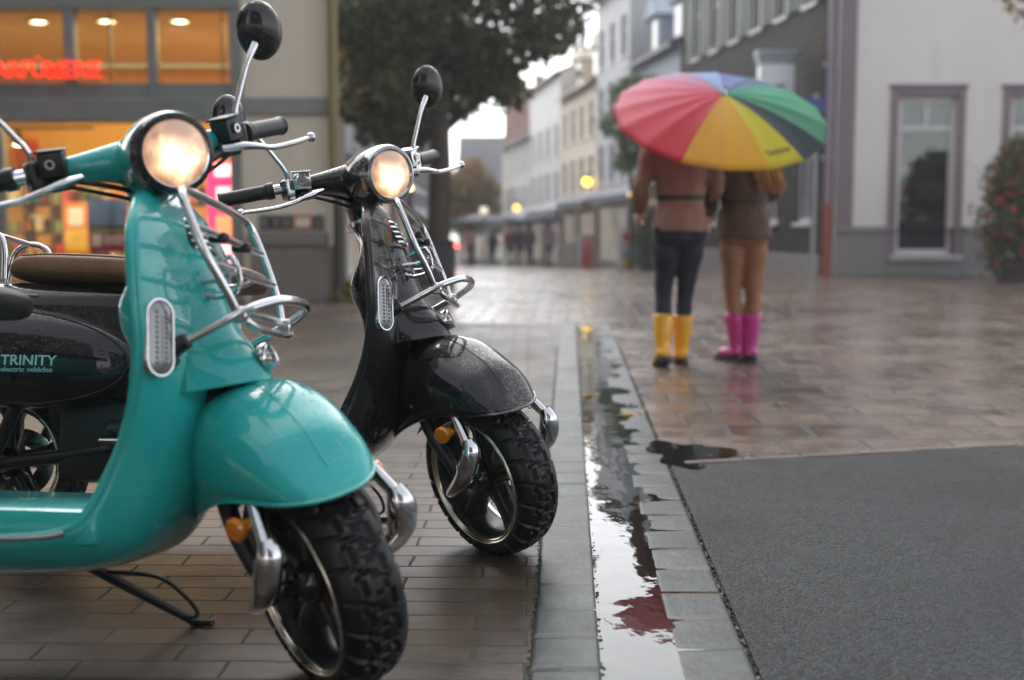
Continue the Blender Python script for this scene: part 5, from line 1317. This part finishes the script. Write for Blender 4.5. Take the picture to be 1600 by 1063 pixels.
TEX = bpy.data.textures.new('cloth_folds', 'CLOUDS'); TEX.noise_scale = .09; TEX.noise_depth = 2
def wrinkle(o, k):
    m = o.modifiers.new('folds', 'DISPLACE'); m.texture = TEX; m.strength = k; m.mid_level = .5; m.texture_coords = 'LOCAL'
def person(label, loc, rz, P, group=None, hi=True):
    """P: joints in metres, x right, y the way the person faces, z up"""
    root = thing('person', label, 'person', loc, rz, group)
    vx = .0055 if hi else .016
    b = MB()
    for sg, L in ((-1, P['legL']), (1, P['legR'])):
        hip, kn, an = [np.array(q) for q in L[:3]]
        b.tube([hip + [0, 0, .06], hip, hip * .5 + kn * .5, kn, kn * .6 + an * .4 + [0, -.012, 0], an, an + [0, 0, -.03]], [.06, .062, .052, .040, .038, .030, .030], 14, 4)
        b.tube([an + [0, -.02, -.02], an + [0, .03, -.045], an + [0, .11, -.05], an + [0, .15, -.052]], [.03, .032, .03, .016], 10, 3, flat=.7)
    eloft(b, [(0, 0, P['crotch'] + .02, .04, .04), (0, 0, P['crotch'] + .07, .115, .08), (0, 0, P['waist'] - .10, .135, .095), (0, 0, P['waist'], .108, .078), (0, 0, P['waist'] + .12, .125, .085), (0, 0, P['sh'] - .06, .15, .085), (0, 0, P['sh'], .125, .065), (0, 0, P['sh'] + .035, .06, .05), (0, .005, P['sh'] + .10, .046, .046), (0, .012, P['sh'] + .15, .044, .046)])
    hz = P['sh'] + .225
    yaw = P.get('yaw', 0); cy_, sy_ = math.cos(yaw), math.sin(yaw)
    def hd(q): return (q[0] * cy_ - (q[1]) * sy_, .02 + q[0] * sy_ + q[1] * cy_, hz + q[2])
    hb_ = MB()
    hb_.ball((0, -.008, .02), .1, .76, .93, .98, 24, 16); hb_.ball((0, .02, -.035), .085, .68, .88, .95, 20, 12); hb_.ball((0, .05, -.088), .034, 1, 1, .8, 12, 8)
    hb_.tube([(0, .085, .008), (0, .104, -.022), (0, .098, -.032)], [.010, .0145, .011], 10, 3)
    for sg in (-1, 1): hb_.ball((sg * .077, -.004, -.012), .028, .3, .6, 1, 10, 8); hb_.ball((sg * .035, .072, .022), .018, 1.3, .5, .5, 10, 6)
    hb_.ball((0, .083, -.058), .02, 1.2, .5, .5, 10, 6)
    hb_.v = [hd(q) for q in hb_.v]; b.add(hb_.v, hb_.f)
    for sg, A in ((-1, P['armL']), (1, P['armR'])):
        s, e, w_ = [np.array(q) for q in A[:3]]
        b.tube([s * [.7, 1, 1], s, s * .5 + e * .5, e, e * .5 + w_ * .5, w_], [.045, .046, .038, .032, .031, .021], 12, 4)
        d = A[3] if len(A) > 3 else (w_ - e); d = np.array(d, float); d /= np.linalg.norm(d)
        pn = np.array(A[4] if len(A) > 4 else (-sg, 0, 0), float); pn -= d * (pn @ d); pn /= np.linalg.norm(pn); sdv = np.cross(d, pn)
        curl = A[5] if len(A) > 5 else .5
        k = w_ + d * .075
        b.tube([w_ - d * .01, w_ + d * .03, k], [.021, .030, .034], 12, 3, flat=.5, up=pn)
        for i, (off, ln_) in enumerate(((-.027, .062), (-.009, .072), (.009, .067), (.026, .052))):
            p0 = k + sdv * off * .95 - d * .012; pts_ = [p0]; dd = d.copy(); 
            for j in range(3):
                an = curl * (.45, .75, .6)[j]; dd = dd * math.cos(an) + pn * math.sin(an); dd /= np.linalg.norm(dd); pts_.append(pts_[-1] + dd * ln_ * (.42, .33, .25)[j])
            b.tube(pts_, [.0095, .009, .0082, .0068], 8, 3)
        fx = (-1 if A[0][0] > 0 else 1); tside = sdv * (1 if (np.array([0, 1, 0]) @ sdv) > 0 else -1)
        b.tube([w_ + d * .02 + tside * .02, w_ + d * .045 + tside * .042 + pn * .012, w_ + d * .075 + tside * .044 + pn * .03, w_ + d * .092 + tside * .034 + pn * .04], [.013, .0115, .010, .008], 8, 3)
    fuse('body', b, M_SKIN, root, vx, 3)
    if hi:
        for sg in (-1, 1):
            e_ = MB(); e_.ball(hd((sg * .034, .081, .018)), .012, 1, .6, .7, 12, 8); eo = obj('eye', e_, M_EYEW, root); e_ = MB(); e_.ball(hd((sg * .034, .0875, .018)), .0055, 1, .5, 1, 10, 6); obj('iris', e_, M_EYE, eo)
        e_ = MB(); e_.tube([hd((-.024, .092, -.059)), hd((0, .098, -.057)), hd((.024, .092, -.059))], [.003, .006, .003], 8, 4, flat=.7); obj('mouth', e_, M_LIP, root)
    vc = .009 if hi else .018
    t = MB()
    for L in (P['legL'], P['legR']):
        hip, kn, an = [np.array(q) for q in L[:3]]
        sh0 = (kn - an) / np.linalg.norm(kn - an); bt_ = P.get('boot', .1)
        en = an + sh0 * (bt_ - .08) if bt_ > .15 else an + [0, 0, .02]
        t.tube([hip + [0, 0, .08], hip, hip * .72 + kn * .28, hip * .4 + kn * .6, kn, (kn * .5 + en * .5) + [0, -.008, 0], en], [.084, P.get('thigh', .088), .082, .062, .050, .047, .042], 18, 5)
        t.ball(hip * [1.05, 1, 1] + [0, -.045, .02], .085, .95, .8, 1, 18, 12)
    eloft(t, [(0, 0, P['crotch'] - .02, .035, .05), (0, 0, P['crotch'] + .01, .07, .07), (0, -.005, P['crotch'] + .05, P.get('hipw', .15), .108), (0, -.005, P['waist'] - .12, P.get('hipw', .15) * .95, .10), (0, 0, P['waist'] - .03, .125, .09)])
    wrinkle(fuse('trousers', t, P['trousers'], root, vc, 5), .012)
    c = MB()
    eloft(c, P['coat'], 32, 5)
    for A in (P['armL'], P['armR']):
        s, e, w_ = [np.array(q) for q in A[:3]]
        c.tube([s * [.55, 1, 1] + [0, 0, .01], s, s * .5 + e * .5, e, e * .45 + w_ * .55, w_ * .98 + e * .02], [.058, P.get('slv', .064), .058, .053, .049, .044], 16, 5)
    co = fuse('coat', c, P['coatm'], root, vc, 5); wrinkle(co, .022)
    if 'belt' in P:
        z, hw, hd_ = P['belt']; q = MB(); q.grid([ering((0, -.002, z - .013), hw, hd_, 36), ering((0, -.002, z - .013), hw + .007, hd_ + .007, 36), ering((0, -.002, z + .013), hw + .007, hd_ + .007, 36), ering((0, -.002, z + .013), hw, hd_, 36)], closed_u=True)
        obj('belt', q, P['beltm'], co)
    # boots or shoes
    for k, L in enumerate((P['legL'], P['legR'])):
        hip, kn, an = [np.array(q) for q in L[:3]]; pitch, yawf, bt = (L[3] if len(L) > 3 else (0, 0, None))
        bm = MB(); top = P.get('boot', .10)
        sh_ = (kn - an); sh_ = sh_ / np.linalg.norm(sh_)
        Rf = np.array(Matrix.Rotation(yawf, 3, 'Z') @ Matrix.Rotation(-pitch, 3, 'X'))
        ft = lambda q: an + Rf @ (np.array(q, float))
        bm.tube([an + sh_ * top, an + sh_ * top * .75, an + sh_ * top * .4, an + sh_ * .02, ft((0, .0, -.03)), ft((0, .01, -.06))], [P.get('bootr', .057)] * 2 + [P.get('bootr', .057) * .9, .046, .043, .045], 18, 4)
        bm.tube([ft((0, -.045, -.045)), ft((0, .0, -.045)), ft((0, .07, -.056)), ft((0, .14, -.062)), ft((0, .175, -.064))], [.034, .046, .045, .041, .018], 16, 4, flat=.68, up=(0, 0, 1))
        bo = fuse('boot', bm, P['bootm'], root, .008 if hi else .016, 4)
        s = MB(); prof = [(-.036, -.055), (-.043, .0), (-.042, .07), (-.044, .13), (-.03, .178), (0, .192), (.03, .178), (.044, .13), (.042, .07), (.043, 0), (.036, -.055), (0, -.07)]
        s.loft([[ft((x, y, -.078)) for x, y in prof], [ft((x, y, -.094 + (.0 if y > .02 else .0))) for x, y in prof]])
        s.loft([[ft((x * .95, y, -.093)) for x, y in ((-.036, -.055), (-.04, 0), (.04, 0), (.036, -.055))], [ft((x * .95, y, -.108)) for x, y in ((-.036, -.055), (-.04, 0), (.04, 0), (.036, -.055))]])
        s.loft([[ft((x, y, -.093)) for x, y in prof[3:8]], [ft((x, y, -.108)) for x, y in prof[3:8]]])
        obj('sole', s, M_BLK, bo, smooth=False)
        if hi:
            s = MB(); s.tube([an + sh_ * top + np.array([math.cos(a), math.sin(a), 0]) * P.get('bootr', .057) for a in np.linspace(0, 2 * math.pi, 24, endpoint=False)], .004, 6, closed=True); obj('boot_rim', s, P['bootm'], bo)
    # hair
    h = MB(); g = np.random.default_rng(P.get('seed', 1)); ln_ = P.get('hair', .2)
    cap_ = MB(); cap_.ball((0, -.02, .035), .1, .84, .97, .98, 20, 12); cap_.v = [hd((x, min(y, .062 - max(0, .03 - z) * 1.2), max(z, -.06))) for x, y, z in cap_.v]; h.add(cap_.v, cap_.f)
    for i in range(90 if hi else 24):
        a = math.pi * (1.0 + g.random()) ; rr = .072 + .018 * g.random(); x0, y0 = rr * math.cos(a), rr * math.sin(a) * 1.08 - .01
        l_ = ln_ * (.75 + .35 * g.random()); bx_ = P.get('hairx', 0)
        pts_ = [hd((x0 * .6, y0 * .6 - .01, .105)), hd((x0, y0, .05)), hd((x0 * 1.03, y0 * 1.05, -.05)), hd((x0 * 1.1 + bx_ * .4 + .012 * g.normal(), y0 * 1.0 - .055, -.05 - l_ * .5)), hd((x0 * 1.05 + bx_ + .02 * g.normal(), y0 - .06, -.05 - l_))]
        h.tube(pts_, [.010, .012, .013, .011, .003], 6, 4)
    obj('hair', h, P['hairm'], root)
    return root

M_JEANS = simple('dark_jeans', lin((28, 26, 44)), .7, var=.25, vscale=30, bumpd=.0008)
M_TAN = simple('tan_trousers', lin((156, 110, 78)), .7, var=.1, bumpd=.0006)
M_COAT1 = simple('rosy_brown_coat', lin((150, 112, 96)), .65, var=.12, bumpd=.002)
M_COAT2 = simple('dark_brown_coat', lin((92, 66, 50)), .65, var=.15, bumpd=.002)
M_BELT = simple('dark_belt', lin((44, 28, 28)), .5)
def glossy(name, rgb):
    m = simple(name, lin(rgb), .28, var=.05, coat=.6); return m
M_BY = glossy('yellow_rubber', (242, 176, 10)); M_BM = glossy('magenta_rubber', (196, 34, 140))
M_HB = simple('brown_hair', lin((86, 58, 40)), .45, var=.3, vscale=40); M_HY = simple('blonde_hair', lin((186, 132, 62)), .45, var=.3, vscale=40)

coat1 = [(0, -.005, .780, .158, .134), (0, -.005, .80, .158, .132), (0, -.005, .90, .145, .116), (0, 0, .975, .128, .098), (0, 0, 1.06, .146, .108), (0, 0, 1.16, .166, .112), (0, 0, 1.23, .170, .100), (0, 0, 1.275, .125, .078), (0, 0, 1.30, .07, .062), (0, .005, 1.335, .066, .064)]
p1 = gnd(1059, 571)
P1 = dict(legL=[(-.072, 0, .76), (-.085, .02, .41), (-.097, -.04, .115), (.36, R(6), None)], legR=[(.068, 0, .76), (.046, .05, .41), (.028, .06, .104), (0, R(-4), None)], crotch=.68, waist=.975, sh=1.27,
          armL=[(-.165, 0, 1.235), (-.228, .0, 1.03), (-.215, .15, .90)], armR=[(.165, 0, 1.235), (.212, .03, 1.03), (.175, .20, .985), (-.1, .55, .12), (-.9, -.1, 0), 1.35],
          coat=coat1, coatm=M_COAT1, trousers=M_JEANS, belt=(.975, .128, .099), beltm=M_BELT, bootm=M_BY, boot=.185, bootr=.060, hairm=M_HB, hair=.14, seed=3, yaw=R(-12), thigh=.074, hipw=.130)
person('woman in rosy brown coat, dark jeans and yellow rubber boots under the umbrella', p1, R(1), P1, 'two women sharing the rainbow umbrella')
coat2 = [(0, -.005, .735, .160, .136), (0, -.005, .76, .160, .134), (0, -.005, .87, .147, .118), (0, 0, .955, .130, .098), (0, 0, 1.05, .144, .106), (0, 0, 1.15, .160, .112), (0, 0, 1.22, .166, .100), (0, 0, 1.265, .12, .078), (0, 0, 1.29, .07, .062), (0, .005, 1.325, .066, .064)]
p2 = gnd(1158, 566)
P2 = dict(legL=[(-.066, 0, .75), (-.056, .015, .41), (-.026, .02, .106), (0, R(28), None)], legR=[(.064, 0, .75), (.066, .01, .41), (.052, .0, .106), (0, R(-8), None)], crotch=.685, waist=.96, sh=1.26,
          armL=[(-.160, 0, 1.225), (-.190, .02, 1.02), (-.196, .12, .88)], armR=[(.160, 0, 1.225), (.178, .04, 1.02), (.09, .20, .97), (-.5, .3, .1), (0, -1, 0), .5],
          coat=coat2, coatm=M_COAT2, trousers=M_TAN, belt=(.955, .130, .099), beltm=M_BELT, bootm=M_BM, boot=.185, bootr=.058, hairm=M_HY, hair=.40, seed=4, yaw=R(10), thigh=.077, hipw=.128, hairx=.10)
person('woman with long blonde hair in brown coat, tan trousers and magenta rubber boots', p2, R(-1), P2, 'two women sharing the rainbow umbrella')

# ---- rainbow umbrella
apex = at(1131, 147, 6.52); TA = R(32)
um = thing('umbrella', 'big rainbow striped umbrella held tilted back over the two women', 'umbrella', apex)
Ru = Matrix.Rotation(TA, 3, 'X') @ Matrix.Rotation(R(2), 3, 'Y')
RAD = .60; DEP = .145
cols16 = [(244, 196, 70), (245, 202, 62), (234, 222, 58), (48, 70, 76), (24, 158, 110), (50, 186, 134), (60, 190, 150), (50, 130, 170), (84, 116, 196), (140, 184, 230), (206, 130, 176), (236, 110, 150), (238, 92, 128), (240, 82, 110), (238, 70, 92), (232, 60, 80)]
# first panel boundary: rim angles run from 112.5 deg (image, down = 90) towards the right
umm = []
for i, c in enumerate(cols16):
    m, nt, p, out = new_mat('umbrella_cloth_%d' % i)
    co = coords(nt); 
    nt.links.new(mixc(nt, noise(nt, co, 6, 3), tuple(v * .92 for v in lin(c)), tuple(min(1, v * 1.05) for v in lin(c))), p.inputs['Base Color'])
    p.inputs['Roughness'].default_value = .42; p.inputs['Sheen Weight'].default_value = .1
    tl = N(nt, 'ShaderNodeBsdfTranslucent'); tl.inputs[0].default_value = (*lin(c), 1); mx = N(nt, 'ShaderNodeMixShader'); mx.inputs[0].default_value = .55
    nt.links.new(p.outputs[0], mx.inputs[1]); nt.links.new(tl.outputs[0], mx.inputs[2]); nt.links.new(mx.outputs[0], out.inputs[0]); umm.append(m)
def canopy(a, r):
    """point of the canopy: a rim angle, r 0..1; cloth sags between the ribs"""
    f = (a / (math.pi / 8)) % 1.0; sag = 4 * f * (1 - f)
    rad = RAD * r * (1 - .022 * sag * r); z = -DEP * (r ** 1.9) + .016 * sag * r * (1 - r) * -1.0 + .006 * sag * r ** 3
    return np.array([rad * math.cos(a), rad * math.sin(a), z])
M_UP = np.array(Ru)
cm = MB(); A0 = -R(118)            # local -y is towards the camera
for i in range(16):
    cm.m = i; a0 = A0 + i * math.pi / 8
    rows_ = []
    for r in np.linspace(.015, 1, 15): rows_.append([M_UP @ (canopy_ := None) if False else M_UP @ (lambda f, r: (lambda ang: np.array([0, 0, 0]) + np.array([RAD * r * (1 - .022 * (4 * f * (1 - f)) * r) * math.cos(ang), RAD * r * (1 - .022 * (4 * f * (1 - f)) * r) * math.sin(ang), -DEP * r ** 1.9 - .018 * (4 * f * (1 - f)) * r * (1.15 - r)]))(a0 + f * math.pi / 8))(f, r) for f in np.linspace(0, 1, 7)])
    cm.grid(rows_)
cano = obj('canopy', cm, umm, um, angle=25)
solidify(cano, .0016, 0)
rb = MB()
for i in range(16):
    a = A0 + i * math.pi / 8
    rb.tube([M_UP @ np.array([RAD * r * math.cos(a), RAD * r * math.sin(a), -DEP * r ** 1.9 - .006]) for r in np.linspace(.03, 1.012, 12)], .0026, 5)
obj('rib', rb, M_BLK, um)
sh_ = MB(); sh_.cyl(M_UP @ np.array([0, 0, .06]), M_UP @ np.array([0, 0, -.62]), .006, 10); sh_.cyl(M_UP @ np.array([0, 0, .0]), M_UP @ np.array([0, 0, .02]), .02, 14, .012); obj('shaft', sh_, M_STEEL, um)
hn = MB(); hn.tube([M_UP @ np.array(q) for q in ((0, 0, -.58), (0, 0, -.70), (0, .0, -.73), (0, .03, -.765), (0, .065, -.74), (0, .067, -.71))], .013, 12, 4); obj('handle', hn, M_BLK, um)
t_ = text_mb('Tanderine', .050, .0004, Matrix.Identity(4), .0008, .1)
wx = max(q[0] for q in t_.v); tm = MB(); ac = A0 + 2.5 * math.pi / 8; er = np.array([math.cos(ac), math.sin(ac), 0]); et = np.array([-math.sin(ac), math.cos(ac), 0])
V = []
for q in t_.v:
    u = (q[0] - wx / 2) * (.155 / wx); v_ = .525 - (.0 - q[1]) * -1.0
    rr = .515 - q[1]; P_ = er * rr + et * u; r_ = np.linalg.norm(P_) / RAD; f = (math.atan2(P_[1], P_[0]) - A0) / (math.pi / 8) % 1
    V.append(M_UP @ np.array([P_[0], P_[1], -DEP * r_ ** 1.9 - .018 * 4 * f * (1 - f) * r_ * (1.15 - r_) + .003]))
tm.add(V, t_.f); obj('lettering', tm, simple('dark_olive_print', lin((70, 66, 30)), .6), cano, smooth=False)

# ---- passers-by far down the street
CO = lambda n, rgb: simple(n, lin(rgb), .7, var=.12)
far_spec = [(734, 46, 'pink', (190, 140, 150), (60, 54, 62), 'passer-by in a pink jacket left of the crowd, near the red lamp'),
            (797, 47, 'dark red', (128, 30, 52), (40, 36, 44), 'passer-by in a dark red coat in the middle of the street'),
            (813, 46.5, 'navy', (40, 44, 66), (36, 36, 52), 'passer-by in navy beside the one in dark red'),
            (827, 46, 'grey', (120, 122, 140), (60, 62, 80), 'passer-by in a grey jacket right of the one in navy'),
            (858, 43, 'lilac', (202, 180, 206), (50, 46, 56), 'passer-by in a pale lilac jacket nearest of the crowd'),
            (770, 54, 'black', (54, 50, 70), (44, 40, 60), 'passer-by in violet grey furthest down the street')]
for k, (px, D, nm, c1, c2, lab) in enumerate(far_spec):
    H = 1.0
    Pf = dict(legL=[(-.076, 0, .76), (-.08, .06 * (-1) ** k, .41), (-.08, -.08 * (-1) ** k, .11)], legR=[(.076, 0, .76), (.08, .05, .41), (.08, .10 * (-1) ** k, .11)], crotch=.69, waist=.97, sh=1.28,
              armL=[(-.17, 0, 1.24), (-.22, -.03, 1.02), (-.21, .05, .83)], armR=[(.17, 0, 1.24), (.22, -.02, 1.02), (.21, .08, .84)], coat=[(x, y, z, hw * (1.12 if k in (3, 4) else 1.02), hd_) for x, y, z, hw, hd_ in coat1], coatm=CO('jacket_%s' % nm.replace(' ', '_'), c1), trousers=CO('trousers_%s' % nm.replace(' ', '_'), c2), bootm=M_BLK, boot=.08, bootr=.05, hairm=M_HB if k % 2 else M_BLK, hair=.12, seed=10 + k, slv=.066)
    o = person(lab, (at(px, 380, D).x, D, zg(D)), R((20, 170, 185, 0, 175, 10)[k]), Pf, 'passers-by down the street', hi=False); o.scale = (1.02,) * 3

# ================================================================== STREET FURNITURE
def aboard(label, px, D, w_, h_, cols, group):
    th = thing('sandwich_board', label, 'sandwich board', (at(px, 390, D).x, D, zg(D)), R(rng.uniform(-8, 8)), group)
    for sgn in (-1, 1):
        Mx = Matrix.Rotation(sgn * R(-12), 4, 'X') ; Mx.translation = (0, sgn * h_ * math.sin(R(12)), 0)
        s = MB(); s.bbox((-w_ / 2, -.015, 0), (w_ / 2, .015, h_), .006, 1, Mx); pb = obj('board', s, simple('board_frame', lin((210, 210, 210)), .5) if 'board_frame' not in MATS else MATS['board_frame'], th)
        n_ = len(cols)
        for i, c in enumerate(cols):
            s = MB(); z0, z1 = .05 + (h_ - .1) * i / n_, .05 + (h_ - .1) * (i + 1) / n_
            ya, yb = (-.021, -.016) if sgn < 0 else (.016, .021)
            s.box((-w_ / 2 + .04, ya, z0), (w_ / 2 - .04, yb, z1 - .01), Mx); nm = 'board_print_%d_%d_%d' % c; obj('print', s, MATS[nm] if nm in MATS else simple(nm, lin(c), .5, var=.2, vscale=9), pb, smooth=False)
G_B = 'sandwich boards outside the shops'
aboard('white and pale green sandwich board in front of the lilac passer-by', 884, 40, .62, .78, [(226, 228, 226), (200, 220, 206), (230, 228, 232)], G_B)
aboard('white sandwich board with faint print beside the red one', 897, 38, .42, .80, [(220, 226, 220), (214, 208, 222)], G_B)
aboard('coral red sandwich board with a pink top', 915, 35, .42, 1.02, [(226, 96, 96), (226, 104, 104), (236, 150, 176)], G_B)
aboard('red topped sandwich board with blue and yellow stripes below', 979, 30.5, .42, 1.02, [(226, 178, 90), (140, 170, 190), (196, 180, 180), (206, 60, 84)], G_B)
def parasol(label, px, D, r, z, mat):
    th = thing('market_parasol', label, 'parasol', (at(px, 345, D).x, D, zg(D)), group='parasols over the pavement cafe')
    s = MB(); rows_ = []
    for t in np.linspace(0.02, 1, 6): rows_.append([(r * t * math.cos(a) , r * t * math.sin(a), z + .38 * (1 - t)) for a in np.linspace(0, 2 * math.pi, 8, endpoint=False)])
    rows_.append([(r * math.cos(a), r * math.sin(a), z - .14) for a in np.linspace(0, 2 * math.pi, 8, endpoint=False)])
    s.grid(rows_, closed_u=True); solidify(obj('canopy', s, mat, th, smooth=False), .008)
    s = MB(); s.cyl((0, 0, 0), (0, 0, z + .42), .025, 8); s.cyl((0, 0, 0), (0, 0, .09), .26, 16, .22); obj('pole', s, M_STEEL, th)
M_PAR = simple('grey_violet_canvas', lin((112, 108, 126)), .7)
parasol('grey violet cafe parasol at the left of the crowd', 752, 49, 1.25, 1.85, M_PAR)
parasol('grey violet cafe parasol over the middle of the crowd', 800, 50, 1.3, 1.9, M_PAR)
parasol('grey cafe parasol under the white houses on the right', 845, 44, 1.0, 1.75, M_AWNB)
def lit(name, label, cat, px, py, D, r, col, st, arm=True, post=False):
    p = at(px, py, D); th = thing(name, label, cat, p, group='lit lamps along the street')
    s = MB(); s.ball((0, 0, 0), r, seg=14, rings=8); obj('bulb', s, emit('%s_glow_%d' % (name, px), col, st), th)
    s = MB(); s.cyl((0, 0, r * .8), (0, 0, r * 1.5), r * .6, 12)
    if arm: s.bbox((0, -.015, r * 1.4), (.55, .015, r * 1.4 + .03), .004, 1)
    if post: s.cyl((0, .0, -(p.z - zg(D))), (0, 0, -r * .8), .03, 8)
    obj('fitting', s, M_BLK, th)
lit('wall_lantern', 'round yellow lit lantern on the cream house', 'lantern', 917, 284, 37.5, .13, (1, .58, .04), 3.0)
lit('wall_lantern', 'small amber lit lantern left of the woman in jeans', 'lantern', 984, 300, 31, .09, (1, .62, .22), 3.0)
lit('wall_lantern', 'faint orange lit lantern under the white houses', 'lantern', 807, 325, 52, .14, (1, .42, .1), 2.2)
lit('signal_lamp', 'small red lit signal lamp on a post at the left of the street', 'signal lamp', 713, 384, 40, .055, (1, .02, .02), 14, arm=False, post=True)
lit('street_lamp', 'small warm lit lamp just under the headlight of the black scooter', 'street lamp', 641, 294, 24, .045, (1, .75, .25), 5, arm=False, post=True)
lit('street_lamp', 'whitish oval lit sign lamp in front of the autumn tree', 'street lamp', 756, 329, 47, .16, (1, .92, .7), .4, arm=False, post=True)

# ---- the other sides of the square, mirrored in the paint and the wet ground
M_DKREND = plaster('dark_render', (84, 80, 78))
house('town_house', 'tall dark rendered house closing the square opposite the shopping street', (-2.2, -7, 0), (-14, -7, 0), 11, 6, M_DKREND, M_ROOFG, 6, 3, ridge=2.5, z0=0)
house('town_house', 'dark slate house opposite the shopping street, right of the tall rendered one', (12, -9, 0), (1.6, -9, 0), 10, 6, M_SLATE, M_ROOFG, 5, 3, ridge=2.5, z0=0)
house('town_house', 'dark slate house on the left side of the square', (-11, -6.9, 0), (-11, 11, 0), 10, 6, M_SLATE, M_ROOFG, 3, 1, ridge=2.5, z0=0)

m = bpy.data.materials.new('pale_haze'); m.use_nodes = True; nt = m.node_tree; nt.nodes.clear(); out = nt.nodes.new('ShaderNodeOutputMaterial')
pv = nt.nodes.new('ShaderNodeVolumePrincipled'); pv.inputs['Color'].default_value = (.9, .93, .95, 1); pv.inputs['Density'].default_value = .0024; pv.inputs['Anisotropy'].default_value = .3
nt.links.new(pv.outputs[0], out.inputs['Volume'])
hz = MB(); hz.box((-40, -20, -3.2), (40, 110, 14.5)); struct(obj('haze', hz, m, smooth=False), 'stuff', 'thin pale rain haze hanging over the square and the street', 'haze')
